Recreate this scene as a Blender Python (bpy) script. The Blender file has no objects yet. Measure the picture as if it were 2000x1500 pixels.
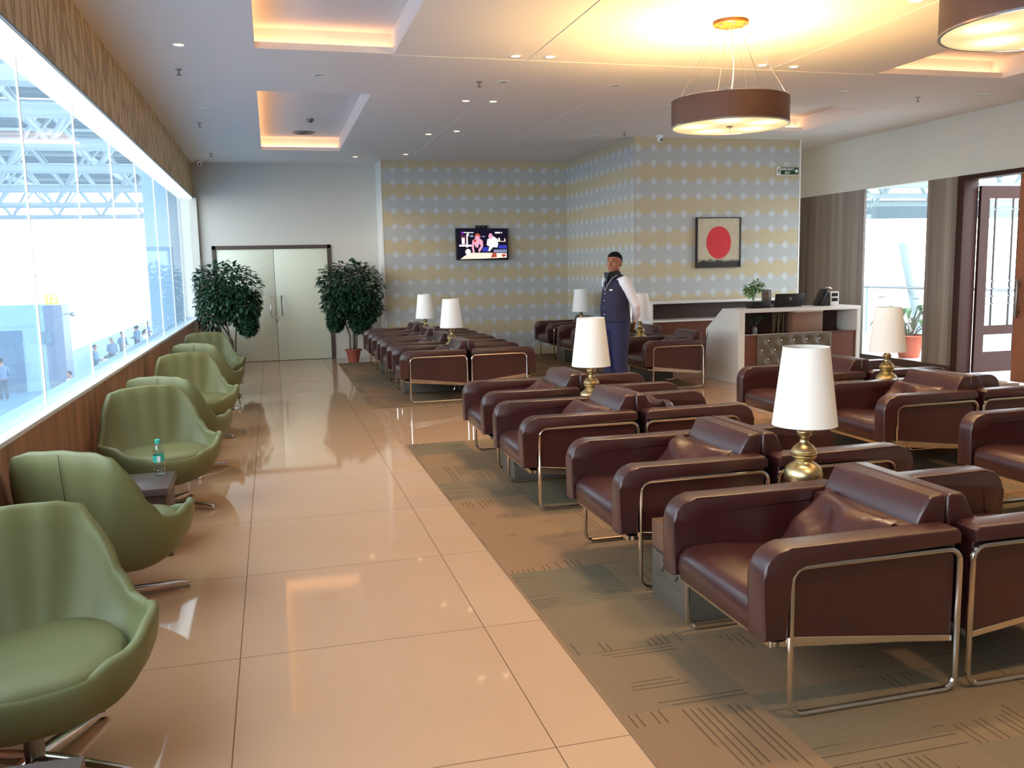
import bpy, bmesh, math, random
from mathutils import Vector, Matrix
R = math.radians
sc = bpy.context.scene
COL = sc.collection
random.seed(7)

# ------------------------------------------------------------------ helpers
def smooth(me, ang=35):
    me.shade_smooth()
    try: me.set_sharp_from_angle(angle=R(ang))
    except Exception: pass

def link(name, me, parent=None, loc=(0, 0, 0), rot=(0, 0, 0)):
    o = bpy.data.objects.new(name, me)
    COL.objects.link(o)
    o.location = loc; o.rotation_euler = rot
    if parent is not None: o.parent = parent
    return o

def obj(name, bm, m, parent=None, ang=35, loc=(0, 0, 0), rot=(0, 0, 0)):
    bmesh.ops.recalc_face_normals(bm, faces=bm.faces[:])
    me = bpy.data.meshes.new(name)
    bm.to_mesh(me); bm.free()
    for x in (m if isinstance(m, (list, tuple)) else [m]): me.materials.append(x)
    smooth(me, ang)
    return link(name, me, parent, loc, rot)

def tag(o, label, cat, group=None, kind=None):
    if label: o['label'] = label
    if cat: o['category'] = cat
    if group: o['group'] = group
    if kind: o['kind'] = kind
    return o

def thing(name, label, cat, loc=(0, 0, 0), rz=0, group=None):
    o = bpy.data.objects.new(name, None); COL.objects.link(o)
    o.empty_display_size = .1
    o.location = loc; o.rotation_euler = (0, 0, rz)
    return tag(o, label, cat, group)

def struct(name, bm, m, parent=None, ang=35):
    o = obj(name, bm, m, parent, ang)
    if parent is None: o['kind'] = 'structure'
    return o

def copy_tree(root, loc, rz, label, group=None):
    def rec(o, p):
        c = o.copy(); COL.objects.link(c)
        if p is not None: c.parent = p
        for ch in list(o.children): rec(ch, c)
        return c
    r = rec(root, None)
    r.location = loc; r.rotation_euler = (0, 0, rz)
    r['label'] = label
    if group: r['group'] = group
    return r

NB = bmesh.new
def box(bm, x0, x1, y0, y1, z0, z1, bev=0, seg=2, mi=0, mat=None):
    vs = [bm.verts.new((x, y, z)) for x in (x0, x1) for y in (y0, y1) for z in (z0, z1)]
    fs = [(0, 1, 3, 2), (4, 6, 7, 5), (0, 4, 5, 1), (2, 3, 7, 6), (0, 2, 6, 4), (1, 5, 7, 3)]
    faces = [bm.faces.new([vs[i] for i in f]) for f in fs]
    for f in faces: f.material_index = mi
    if bev:
        es = list({e for f in faces for e in f.edges})
        r = bmesh.ops.bevel(bm, geom=es, offset=bev, segments=seg, profile=.5, affect='EDGES', clamp_overlap=True)
        for f in r['faces']: f.material_index = mi
        vs = list({v for f in r['faces'] for v in f.verts} | {v for v in vs if v.is_valid})
    if mat is not None:
        bmesh.ops.transform(bm, matrix=mat, verts=[v for v in vs if v.is_valid])
    return vs

def bx(x0, x1, y0, y1, z0, z1, bev=0, seg=2):
    bm = NB(); box(bm, x0, x1, y0, y1, z0, z1, bev, seg); return bm

def prism(bm, pts, axis, a0, a1, bev=0, seg=2, mi=0):
    """extrude a 2D outline; axis 'y': pts=(x,z); 'x': pts=(y,z); 'z': pts=(x,y)"""
    def P(p, a):
        return {'y': (p[0], a, p[1]), 'x': (a, p[0], p[1]), 'z': (p[0], p[1], a)}[axis]
    A = [bm.verts.new(P(p, a0)) for p in pts]; B = [bm.verts.new(P(p, a1)) for p in pts]
    n = len(pts); caps = [bm.faces.new(A[::-1]), bm.faces.new(B)]
    sides = [bm.faces.new((A[i], A[(i + 1) % n], B[(i + 1) % n], B[i])) for i in range(n)]
    for f in caps + sides: f.material_index = mi
    if bev:
        es = list({e for f in caps for e in f.edges})
        r = bmesh.ops.bevel(bm, geom=es, offset=bev, segments=seg, profile=.5, affect='EDGES', clamp_overlap=True)
        for f in r['faces']: f.material_index = mi

def arc(cx, cz, r, a0, a1, n=6):
    return [(cx + r * math.cos(R(a0 + (a1 - a0) * i / n)), cz + r * math.sin(R(a0 + (a1 - a0) * i / n))) for i in range(n + 1)]

def tube(bm, pts, r, n=8, closed=False, mi=0, caps=True):
    pts = [Vector(p) for p in pts]; N = len(pts)
    rs = r if isinstance(r, (list, tuple)) else [r] * N
    rings = []; up = None
    for i, p in enumerate(pts):
        if closed: t = (pts[(i + 1) % N] - pts[i - 1])
        else: t = (pts[min(i + 1, N - 1)] - pts[max(i - 1, 0)])
        t.normalize()
        if up is None:
            up = Vector((0, 0, 1)) if abs(t.z) < .9 else Vector((0, 1, 0))
        a = t.cross(up); 
        if a.length < 1e-5: a = t.cross(Vector((1, 0, 0)))
        a.normalize(); b = a.cross(t).normalized(); up = b
        rings.append([bm.verts.new(p + (a * math.cos(2 * math.pi * k / n) + b * math.sin(2 * math.pi * k / n)) * rs[i]) for k in range(n)])
    for i in range(N if closed else N - 1):
        A, B = rings[i], rings[(i + 1) % N]
        for k in range(n):
            f = bm.faces.new((A[k], A[(k + 1) % n], B[(k + 1) % n], B[k])); f.material_index = mi
    if caps and not closed:
        bm.faces.new(rings[0][::-1]).material_index = mi; bm.faces.new(rings[-1]).material_index = mi

def lathe(bm, prof, n=32, c=(0, 0), mi=0, z0=0, cap=True):
    rings = []
    for r, z in prof:
        rings.append([bm.verts.new((c[0] + max(r, 1e-4) * math.cos(2 * math.pi * k / n), c[1] + max(r, 1e-4) * math.sin(2 * math.pi * k / n), z0 + z)) for k in range(n)])
    for A, B in zip(rings, rings[1:]):
        for k in range(n):
            bm.faces.new((A[k], A[(k + 1) % n], B[(k + 1) % n], B[k])).material_index = mi
    if cap:
        bm.faces.new(rings[0][::-1]).material_index = mi; bm.faces.new(rings[-1]).material_index = mi

def loft(bm, rings, n=20, mi=0, cap=True, sq=1.0):
    """rings: (centre, rx, ry, u-axis, v-axis)"""
    L = []
    for c, rx, ry, u, v in rings:
        c = Vector(c); u = Vector(u).normalized(); v = Vector(v).normalized(); ring = []
        for k in range(n):
            a = 2 * math.pi * k / n
            ca, sa = math.cos(a), math.sin(a)
            ca = math.copysign(abs(ca) ** sq, ca); sa = math.copysign(abs(sa) ** sq, sa)
            ring.append(bm.verts.new(c + u * rx * ca + v * ry * sa))
        L.append(ring)
    for A, B in zip(L, L[1:]):
        for k in range(n):
            bm.faces.new((A[k], A[(k + 1) % n], B[(k + 1) % n], B[k])).material_index = mi
    if cap:
        bm.faces.new(L[0][::-1]).material_index = mi; bm.faces.new(L[-1]).material_index = mi

def ball(bm, c, r, s=(1, 1, 1), u=16, v=10, mi=0):
    m = Matrix.Translation(c) @ Matrix.Diagonal((r * s[0], r * s[1], r * s[2], 1))
    ret = bmesh.ops.create_uvsphere(bm, u_segments=u, v_segments=v, radius=1, matrix=m)
    for f in {f for q in ret['verts'] for f in q.link_faces}: f.material_index = mi

def text_mesh(s, size, name='lettering', ext=.002, m=None, parent=None, loc=(0, 0, 0), rot=(0, 0, 0), width=None, space=1.0):
    cu = bpy.data.curves.new('t', 'FONT'); cu.body = s; cu.size = size; cu.extrude = ext
    cu.align_x = 'CENTER'; cu.align_y = 'CENTER'; cu.offset = size * .02; cu.resolution_u = 3; cu.space_character = space
    o = bpy.data.objects.new('t', cu); COL.objects.link(o)
    dg = bpy.context.evaluated_depsgraph_get()
    me = bpy.data.meshes.new_from_object(o.evaluated_get(dg))
    bpy.data.objects.remove(o); me.name = name
    if width:
        xs = [v.co.x for v in me.vertices]; k = width / (max(xs) - min(xs))
        for v in me.vertices: v.co.x *= k
    me.materials.clear(); me.materials.append(m)
    return link(name, me, parent, loc, rot)

# ------------------------------------------------------------------ materials
class NT:
    def __init__(s, name):
        s.m = bpy.data.materials.new(name); s.m.use_nodes = True
        s.t = s.m.node_tree; s.t.nodes.clear()
        s.out = s.n('ShaderNodeOutputMaterial')
    def n(s, typ, **kw):
        nd = s.t.nodes.new(typ)
        for k, v in kw.items():
            if k.startswith('_'): setattr(nd, k[1:], v)
            else: s.put(nd.inputs[k.replace('__', ' ')], v)
        return nd
    def put(s, sock, v):
        if isinstance(v, bpy.types.NodeSocket): s.t.links.new(v, sock)
        elif isinstance(v, (tuple, list)) and len(v) == 3 and sock.type == 'RGBA': sock.default_value = (*v, 1)
        else: sock.default_value = v
    def M(s, op, a, b=None, c=None):
        nd = s.t.nodes.new('ShaderNodeMath'); nd.operation = op
        s.put(nd.inputs[0], a)
        if b is not None: s.put(nd.inputs[1], b)
        if c is not None: s.put(nd.inputs[2], c)
        return nd.outputs[0]
    def obj(s): return s.n('ShaderNodeTexCoord').outputs['Object']
    def xyz(s, v=None):
        nd = s.n('ShaderNodeSeparateXYZ'); s.put(nd.inputs[0], v or s.obj()); return nd.outputs
    def vec(s, x, y, z):
        nd = s.n('ShaderNodeCombineXYZ')
        for i, q in enumerate((x, y, z)): s.put(nd.inputs[i], q)
        return nd.outputs[0]
    def scale(s, v, k):
        nd = s.n('ShaderNodeVectorMath', _operation='MULTIPLY'); s.put(nd.inputs[0], v); nd.inputs[1].default_value = k; return nd.outputs[0]
    def noise(s, v=None, scale=5, detail=3, rough=.5, fac=True):
        nd = s.n('ShaderNodeTexNoise', Scale=scale, Detail=detail, Roughness=rough)
        s.put(nd.inputs['Vector'], v or s.obj()); return nd.outputs['Fac' if fac else 'Color']
    def mix(s, f, a, b):
        nd = s.n('ShaderNodeMix', _data_type='RGBA'); s.put(nd.inputs[0], f); s.put(nd.inputs[6], a); s.put(nd.inputs[7], b); return nd.outputs[2]
    def ramp(s, f, stops):
        nd = s.n('ShaderNodeValToRGB'); s.put(nd.inputs[0], f); e = nd.color_ramp.elements
        while len(e) < len(stops): e.new(.5)
        for q, (p, c) in zip(e, stops): q.position = p; q.color = (*c, 1)
        return nd.outputs[0]
    def bump(s, h, strength=.3, dist=.01):
        return s.n('ShaderNodeBump', Height=h, Strength=strength, Distance=dist).outputs[0]
    def pbr(s, col, rough=.5, metal=0, spec=.5, normal=None, **kw):
        b = s.n('ShaderNodeBsdfPrincipled')
        s.put(b.inputs['Base Color'], col); s.put(b.inputs['Roughness'], rough); s.put(b.inputs['Metallic'], metal)
        s.put(b.inputs['Specular IOR Level'], spec)
        if normal is not None: s.put(b.inputs['Normal'], normal)
        for k, v in kw.items(): s.put(b.inputs[k.replace('__', ' ')], v)
        s.t.links.new(b.outputs[0], s.out.inputs[0]); return s.m

def lin(r, g, b):
    f = lambda c: (c / 255 / 12.92) if c / 255 <= .04045 else ((c / 255 + .055) / 1.055) ** 2.4
    return (f(r), f(g), f(b))

def plain(name, rgb, rough=.5, metal=0, spec=.5, vary=.06, sc_=20, bump=0, **kw):
    t = NT(name); c = lin(*rgb)
    f = t.noise(scale=sc_)
    col = t.mix(f, tuple(max(0, x * (1 - vary)) for x in c), tuple(min(1, x * (1 + vary)) for x in c))
    nrm = t.bump(t.noise(scale=sc_ * 6), bump, .003) if bump else None
    return t.pbr(col, rough, metal, spec, nrm, **kw)

def emit(name, rgb, s):
    t = NT(name); e = t.n('ShaderNodeEmission', Color=lin(*rgb), Strength=s)
    t.t.links.new(e.outputs[0], t.out.inputs[0]); return t.m

M = {}
def mk_leather():
    t = NT('leather'); o = t.obj()
    v = t.n('ShaderNodeTexVoronoi', Scale=260.0); t.put(v.inputs['Vector'], o)
    n1 = t.noise(o, 6, 3); n2 = t.noise(o, 2.2, 2)
    h = t.M('ADD', t.M('MULTIPLY', v.outputs['Distance'], .5), t.M('MULTIPLY', n1, 1.2))
    col = t.mix(n2, lin(48, 19, 20), lin(64, 26, 26))
    return t.pbr(col, t.M('ADD', .30, t.M('MULTIPLY', n1, .12)), 0, .6, t.bump(h, .2, .004), Coat__Weight=.45, Coat__Roughness=.24)
M['leather'] = mk_leather()
M['leather_crease'] = (lambda t: t.pbr(t.mix(t.noise(scale=4), lin(52, 27, 26), lin(70, 37, 35)), .34, 0, .5, t.bump(t.noise(scale=9, detail=4), .5, .02)))(NT('leather_creased'))
M['chrome'] = plain('chrome', (228, 224, 220), .11, 1, .5, .03)
M['dark_chrome'] = plain('brushed_steel', (160, 155, 150), .3, 1)
M['brass'] = (lambda t: t.pbr(t.mix(t.noise(t.scale(t.obj(), (3, 3, 60)), 4), lin(200, 180, 132), lin(222, 204, 158)), .33, 1))(NT('brass'))
M['shade'] = (lambda t: t.pbr(t.mix(t.noise(scale=160), lin(246, 243, 240), lin(252, 250, 247)), .85, 0, .2, t.bump(t.noise(scale=300), .1, .002)))(NT('lamp_shade_fabric'))
M['green'] = (lambda t: t.pbr(t.mix(t.noise(scale=5), lin(102, 104, 66), lin(112, 114, 76)), .5, 0, .4, t.bump(t.noise(scale=220), .12, .003)))(NT('green_upholstery'))
M['green_dark'] = plain('seat_gap', (30, 30, 22), .8)
M['table_dark'] = plain('dark_laminate', (84, 72, 70), .3)
M['table_body'] = plain('table_grey_laminate', (92, 84, 75), .4)
M['table_top'] = plain('table_top_laminate', (120, 88, 70), .3)
M['black'] = plain('black_plastic', (22, 22, 24), .35)
M['dark_slot'] = plain('dark_slot', (18, 15, 14), .8)
M['white'] = plain('white_paint', (232, 230, 224), .5, vary=.02)
M['white_gloss'] = plain('white_trim', (235, 238, 238), .25, vary=.02)
M['ceiling'] = plain('ceiling_paint', (232, 226, 220), .9, spec=.2, vary=.015, sc_=2)
M['groove'] = plain('ceiling_groove', (238, 232, 220), .6)
M['wall_paint'] = plain('wall_paint', (205, 200, 190), .8, spec=.25, vary=.02, sc_=3)
M['wall_paint_right'] = plain('wall_paint_pale', (214, 214, 204), .8, spec=.25, vary=.02, sc_=3)
M['door_white'] = plain('door_laminate', (226, 228, 206), .45, vary=.02)
M['door_brown'] = plain('door_frame_brown', (72, 56, 48), .5)
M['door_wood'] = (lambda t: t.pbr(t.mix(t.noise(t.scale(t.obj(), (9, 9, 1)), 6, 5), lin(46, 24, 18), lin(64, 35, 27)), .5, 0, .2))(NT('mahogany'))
M['door_edge'] = (lambda t: t.pbr(t.mix(t.noise(t.scale(t.obj(), (9, 9, 1)), 6, 5), lin(140, 84, 54), lin(165, 102, 68)), .35))(NT('lit_mahogany'))  # copy of the mahogany with the light on the leaf put into its colour
M['grey'] = plain('grey_metal', (120, 122, 124), .4, .6)
M['terracotta'] = plain('terracotta', (150, 72, 52), .7)
M['soil'] = plain('soil', (40, 30, 22), .9, bump=.5)
M['trunk'] = plain('bark', (98, 84, 66), .8, bump=.5, sc_=30)
def leafmat(name, a, b):
    t = NT(name); f = t.noise(t.scale(t.obj(), (1, 1, 1)), 14, 2)
    return t.pbr(t.mix(f, lin(*a), lin(*b)), .42, 0, .5)
M['leaf'] = leafmat('ficus_leaf', (18, 38, 27), (48, 82, 56))
M['leaf_bright'] = leafmat('fresh_leaf', (70, 120, 50), (130, 175, 100))

def mk_wallpaper(name, axis, zc=3.12, off=0.0):
    t = NT(name); o = t.xyz(); u = o['XYZ'.index(axis)]; z = o[2]
    uu = t.M('SUBTRACT', t.M('FRACT', t.M('DIVIDE', t.M('ADD', u, off), .245)), .5)
    uu = t.M('MULTIPLY', t.M('ABSOLUTE', uu), .245)
    vv = t.M('SUBTRACT', t.M('FRACT', t.M('ADD', t.M('DIVIDE', t.M('SUBTRACT', z, zc), .478), 20.5)), .5)
    av = t.M('MULTIPLY', t.M('ABSOLUTE', vv), .478)
    wob = t.M('MULTIPLY', t.M('SUBTRACT', t.noise(scale=7, detail=2), .5), .05); band = t.M('MINIMUM', t.M('MAXIMUM', t.M('MULTIPLY', t.M('SUBTRACT', t.M('ADD', .128, wob), av), 40), 0), 1)
    dv = t.M('SUBTRACT', av, .118)
    d = t.M('ADD', uu, t.M('ABSOLUTE', dv))
    dia = t.M('LESS_THAN', d, .068)
    half = t.M('ADD', uu, av)  # larger soft diamonds through the band
    dia2 = t.M('LESS_THAN', t.M('ADD', uu, t.M('MULTIPLY', av, .8)), .135)
    fib = t.noise(t.scale(t.obj(), (1, 1, 40)), 8, 3)
    gold = t.mix(fib, lin(186, 172, 142), lin(197, 184, 154))
    silv = t.mix(fib, lin(174, 177, 177), lin(184, 187, 187))
    silv2 = t.mix(fib, lin(180, 184, 182), lin(190, 193, 191))
    ds = t.M('GREATER_THAN', t.M('MULTIPLY', dv, 1.0), 0.0)
    dcol = t.mix(t.M('GREATER_THAN', t.M('ADD', uu, dv), .03), lin(198, 202, 203), lin(188, 192, 193))
    c = t.mix(band, gold, silv); c = t.mix(dia, c, dcol)
    rough = t.M('SUBTRACT', .62, t.M('MULTIPLY', dia, .2))
    return t.pbr(c, rough, 0, .45)
M['paper_x'] = mk_wallpaper('diamond_wallpaper', 'X')
M['paper_y'] = mk_wallpaper('diamond_wallpaper_return', 'Y')

def mk_wood(name, a, b, sx=9, axis='y'):
    t = NT(name); o = t.obj()
    bands = t.noise(t.scale(o, (1.3, 1.3, .02)), sx, 2, .6)
    fine = t.noise(t.scale(o, (14, 14, .25)), 6, 5, .6)
    f = t.M('ADD', t.M('MULTIPLY', bands, .75), t.M('MULTIPLY', fine, .35))
    return t.pbr(t.ramp(f, [(.32, lin(*a)), (.75, lin(*b))]), .42, 0, .45)
M['wood_left'] = mk_wood('warm_veneer', (112, 74, 54), (186, 132, 100), 5)
M['wood_right'] = mk_wood('grey_veneer', (92, 80, 72), (158, 146, 134), 6)
M['wood_desk'] = (lambda t: t.pbr(t.mix(t.noise(t.scale(t.obj(), (1, 1, 30)), 5, 4), lin(92, 54, 42), lin(120, 74, 56)), .4))(NT('desk_veneer'))
M['wood_dark'] = (lambda t: t.pbr(t.mix(t.noise(t.scale(t.obj(), (1, 1, 20)), 5, 4), lin(52, 34, 28), lin(78, 50, 40)), .45))(NT('dark_veneer'))

def mk_bamboo():
    t = NT('embossed_wallpaper'); o = t.xyz()
    nz = t.noise(scale=3, detail=1, fac=False)
    w = t.vec(0, t.M('MULTIPLY', o[1], 7.0), t.M('MULTIPLY', o[2], 2.3))
    add = t.n('ShaderNodeVectorMath', _operation='ADD'); t.put(add.inputs[0], w); t.put(add.inputs[1], t.scale(nz, (.5, .5, .5)))
    v = t.n('ShaderNodeTexVoronoi', _feature='DISTANCE_TO_EDGE', Scale=1.0); t.put(v.inputs['Vector'], add.outputs[0])
    e = t.n('ShaderNodeMapRange'); t.put(e.inputs[0], v.outputs['Distance']); e.inputs[1].default_value = .05; e.inputs[2].default_value = .13
    rib = t.M('SINE', t.M('MULTIPLY', o[2], 260))
    line = t.M('SUBTRACT', 1, e.outputs[0])
    h = t.M('ADD', t.M('MULTIPLY', line, 1.0), t.M('MULTIPLY', t.M('MULTIPLY', line, rib), .3))
    col = t.mix(t.M('MULTIPLY', line, .7), lin(212, 184, 136), lin(158, 126, 82))
    return t.pbr(col, .5, 0, .5, t.bump(h, .7, .012))
M['bamboo'] = mk_bamboo()

def mk_tile():
    t = NT('polished_tile'); o = t.xyz()
    def joint(c, off):
        f = t.M('FRACT', t.M('DIVIDE', t.M('ADD', c, off), 1.015))
        return t.M('LESS_THAN', t.M('ABSOLUTE', t.M('SUBTRACT', f, .5)), .0020)
    j = t.M('MAXIMUM', joint(o[0], .205 + .5075 + 10.15), joint(o[1], -3.585 + .5075 + 10.15))
    cell = t.n('ShaderNodeTexWhiteNoise'); 
    t.put(cell.inputs['Vector'], t.vec(t.M('FLOOR', t.M('DIVIDE', t.M('ADD', o[0], 10.355), 1.015)), t.M('FLOOR', t.M('DIVIDE', t.M('ADD', o[1], 6.565), 1.015)), 0))
    n = t.noise(scale=2.2, detail=5)
    base = t.mix(n, lin(178, 143, 112), lin(187, 153, 122))
    base = t.mix(t.M('MULTIPLY', cell.outputs[0], .35), base, lin(176, 139, 108))
    col = t.mix(t.M('MULTIPLY', j, .85), base, lin(80, 58, 44))
    return t.pbr(col, .04, 0, t.M('MULTIPLY', t.M('SUBTRACT', 1, j), .62))
M['tile'] = mk_tile()

def mk_carpet():
    t = NT('carpet_tile'); o = t.xyz(); S = .5
    gx = t.M('DIVIDE', t.M('SUBTRACT', o[0], .08), S); gy = t.M('DIVIDE', t.M('ADD', o[1], .32), S)
    ix, iy = t.M('FLOOR', gx), t.M('FLOOR', gy)
    cell = t.n('ShaderNodeTexWhiteNoise'); t.put(cell.inputs['Vector'], t.vec(ix, iy, 3.7))
    par = t.M('MODULO', t.M('ADD', t.M('ADD', ix, iy), 200), 2)
    a = t.M('ADD', t.M('MULTIPLY', par, o[0]), t.M('MULTIPLY', t.M('SUBTRACT', 1, par), o[1]))
    b = t.M('ADD', t.M('MULTIPLY', par, o[1]), t.M('MULTIPLY', t.M('SUBTRACT', 1, par), o[0]))
    fine = t.M('SINE', t.M('MULTIPLY', a, 2 * math.pi / .014))
    # dark pinstripe groups: few random stripes, broken along their length
    si = t.M('FLOOR', t.M('DIVIDE', a, .028))
    sn = t.n('ShaderNodeTexWhiteNoise'); t.put(sn.inputs['Vector'], t.vec(si, t.M('ADD', ix, t.M('MULTIPLY', iy, 17)), 1.3))
    thin = t.M('LESS_THAN', t.M('ABSOLUTE', t.M('SUBTRACT', t.M('FRACT', t.M('DIVIDE', a, .028)), .5)), .10)
    patch = t.noise(t.vec(t.M('MULTIPLY', a, 2.2), t.M('MULTIPLY', b, 1.6), t.M('MULTIPLY', cell.outputs[0], 20)), 1.6, 0)
    dark = t.M('MULTIPLY', t.M('MULTIPLY', thin, t.M('GREATER_THAN', sn.outputs[0], .4)), t.M('GREATER_THAN', patch, .56))
    tone = t.ramp(cell.outputs[0], [(0, lin(106, 96, 78)), (.3, lin(138, 110, 82)), (.7, lin(152, 112, 80)), (1, lin(118, 101, 78))])
    big = t.noise(scale=.9, detail=2)
    tone = t.mix(t.M('MULTIPLY', big, .5), tone, lin(108, 100, 82))
    c = t.mix(t.M('MULTIPLY', t.M('ADD', fine, 1), .07), tone, lin(90, 72, 56))
    c = t.mix(t.M('MULTIPLY', dark, .72), c, lin(44, 35, 30))
    fz = t.noise(scale=420, detail=2)
    c = t.mix(t.M('MULTIPLY', fz, .2), c, lin(110, 92, 72))
    h = t.M('ADD', fz, t.M('MULTIPLY', fine, .15))
    return t.pbr(c, .95, 0, .12, t.bump(h, .5, .004))
M['carpet'] = mk_carpet()

def mk_glass(name, tint=(.93, .97, .98), fac=1.0, rough=0.0, haze=0.0):
    t = NT(name)
    tr = t.n('ShaderNodeBsdfTransparent', Color=tint); gl = t.n('ShaderNodeBsdfGlossy', Roughness=rough, Color=(1, 1, 1))
    ge = t.n('ShaderNodeNewGeometry'); dt = t.n('ShaderNodeVectorMath', _operation='DOT_PRODUCT'); mx = t.n('ShaderNodeMixShader')
    t.t.links.new(ge.outputs['Normal'], dt.inputs[0]); t.t.links.new(ge.outputs['Incoming'], dt.inputs[1])
    c5 = t.M('POWER', t.M('SUBTRACT', 1, t.M('ABSOLUTE', dt.outputs['Value'])), 5)
    t.put(mx.inputs[0], t.M('MULTIPLY', t.M('ADD', .04, t.M('MULTIPLY', c5, .9)), fac)); t.t.links.new(tr.outputs[0], mx.inputs[1]); t.t.links.new(gl.outputs[0], mx.inputs[2])
    if haze:
        ts = t.n('ShaderNodeBsdfTranslucent', Color=(.62, .84, 1.0)); m2 = t.n('ShaderNodeMixShader'); t.put(m2.inputs[0], haze)
        t.t.links.new(mx.outputs[0], m2.inputs[1]); t.t.links.new(ts.outputs[0], m2.inputs[2]); t.t.links.new(m2.outputs[0], t.out.inputs[0])
    else: t.t.links.new(mx.outputs[0], t.out.inputs[0])
    return t.m
M['glass'] = mk_glass('window_glass', (.95, .985, .995), .5, 0.0, .05)
M['glass_clear'] = mk_glass('clear_glass', (.96, .985, .98), .6)
M['bottle'] = mk_glass('bottle_plastic', (.86, .93, .92), 2.2)
M['frost'] = (lambda t: t.pbr(lin(225, 235, 232), .5, 0, .5, Transmission__Weight=.0, Alpha=.55))(NT('frosted_glass'))

# outdoor steel etc.
M['steel'] = plain('pale_steel', (126, 144, 154), .6, vary=.05, sc_=1)
M['roofing'] = plain('roof_sheet', (98, 114, 122), .7, vary=.08, sc_=.5)
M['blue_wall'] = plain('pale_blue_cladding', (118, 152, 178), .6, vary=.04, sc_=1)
M['blue_dark'] = plain('slate_cladding', (80, 104, 124), .6, vary=.2, sc_=2)  # darker blue for the hall end wall's side and the kiosk screen
M['hall_floor'] = plain('hall_floor', (96, 130, 160), .4, vary=.2, sc_=.6)
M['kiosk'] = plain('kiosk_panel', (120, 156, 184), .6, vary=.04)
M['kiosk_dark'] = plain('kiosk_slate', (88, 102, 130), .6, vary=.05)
M['kiosk_door'] = plain('kiosk_door', (50, 84, 118), .4)
M['yellow'] = plain('sign_yellow', (214, 196, 60), .5)
M['sign_green'] = plain('sign_green', (24, 62, 34), .4)
M['sign_white'] = plain('sign_white', (236, 240, 232), .4)
M['white_steel'] = plain('white_steel', (132, 146, 150), .6)
M['asphalt'] = plain('apron', (200, 205, 206), .8)

WARM = (1.0, .62, .26)
M['led'] = (lambda t: (t.t.links.new(t.n('ShaderNodeEmission', Color=(1, .50, .25, 1), Strength=4.2).outputs[0], t.out.inputs[0]), t.m)[1])(NT('cove_led'))
def mk_diff():
    t = NT('lit_diffuser'); o = t.xyz()
    tot = 0
    for k in range(5):
        a = 2 * math.pi * k / 5 + .4; cx, cy = .27 * math.cos(a), .27 * math.sin(a)
        d2 = t.M('ADD', t.M('POWER', t.M('ABSOLUTE', t.M('SUBTRACT', o[0], cx)), 2), t.M('POWER', t.M('ABSOLUTE', t.M('SUBTRACT', o[1], cy)), 2))
        g = t.M('EXPONENT', t.M('MULTIPLY', d2, -120.0))
        tot = g if k == 0 else t.M('ADD', tot, g)
    e = t.n('ShaderNodeEmission'); t.put(e.inputs['Color'], (1, .76, .38, 1)); t.put(e.inputs['Strength'], t.M('ADD', .52, t.M('MULTIPLY', tot, 1.6)))
    t.t.links.new(e.outputs[0], t.out.inputs[0]); return t.m
M['diffuser'] = mk_diff()
M['downlight'] = emit('downlight_lens', (255, 214, 160), 2.2)
M['downlight_off'] = plain('downlight_reflector', (190, 186, 178), .25, .6)
M['drum'] = (lambda t: t.pbr(t.mix(t.noise(t.scale(t.obj(), (20, 20, 1)), 4), lin(80, 56, 48), lin(94, 66, 56)), .45, .3))(NT('bronze_drum'))
M['canopy'] = plain('canopy_metal', (176, 112, 50), .35, .3)

# ------------------------------------------------------------------ camera
CAM = (0.26120782, 0.13187815, -0.02111306, 1727.82)
def make_camera():
    yaw, pitch, roll, f = CAM
    cy, sy, cp, sp = math.cos(yaw), math.sin(yaw), math.cos(pitch), math.sin(pitch)
    fwd = Vector((sy * cp, cy * cp, -sp)); right = Vector((cy, -sy, 0)); up = right.cross(fwd)
    cr, sr = math.cos(roll), math.sin(roll)
    r2 = cr * right + sr * up; u2 = -sr * right + cr * up
    m = Matrix((r2, u2, -fwd)).transposed().to_4x4(); m.translation = (0, 0, 1.55)
    cd = bpy.data.cameras.new('camera'); c = bpy.data.objects.new('camera', cd); COL.objects.link(c)
    c.matrix_world = m; cd.sensor_fit = 'HORIZONTAL'; cd.sensor_width = 36; cd.lens = f / 2000 * 36
    cd.clip_start = .05; cd.clip_end = 400
    sc.camera = c
make_camera()

# ------------------------------------------------------------------ room shell
H = 3.385; XL = -1.2; XR = 8.75; YB = 15.97; YN = -3.0
struct('floor', bx(XL - .22, XR + .2, YN, YB + .2, -.12, 0), M['tile'])
def carpet(x0, x1, y0, y1, label):
    o = obj('carpet', bx(x0, x1, y0, y1, 0.0, .006), M['carpet']); return tag(o, label, 'carpet')
carpet(1.07, 6.1, YN + .02, 7.68, 'brown and olive carpet under the front armchair rows, with pinstriped tiles')
carpet(1.0, 5.19, 9.86, 14.98, 'olive carpet under the far armchair rows before the patterned wall')

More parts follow.
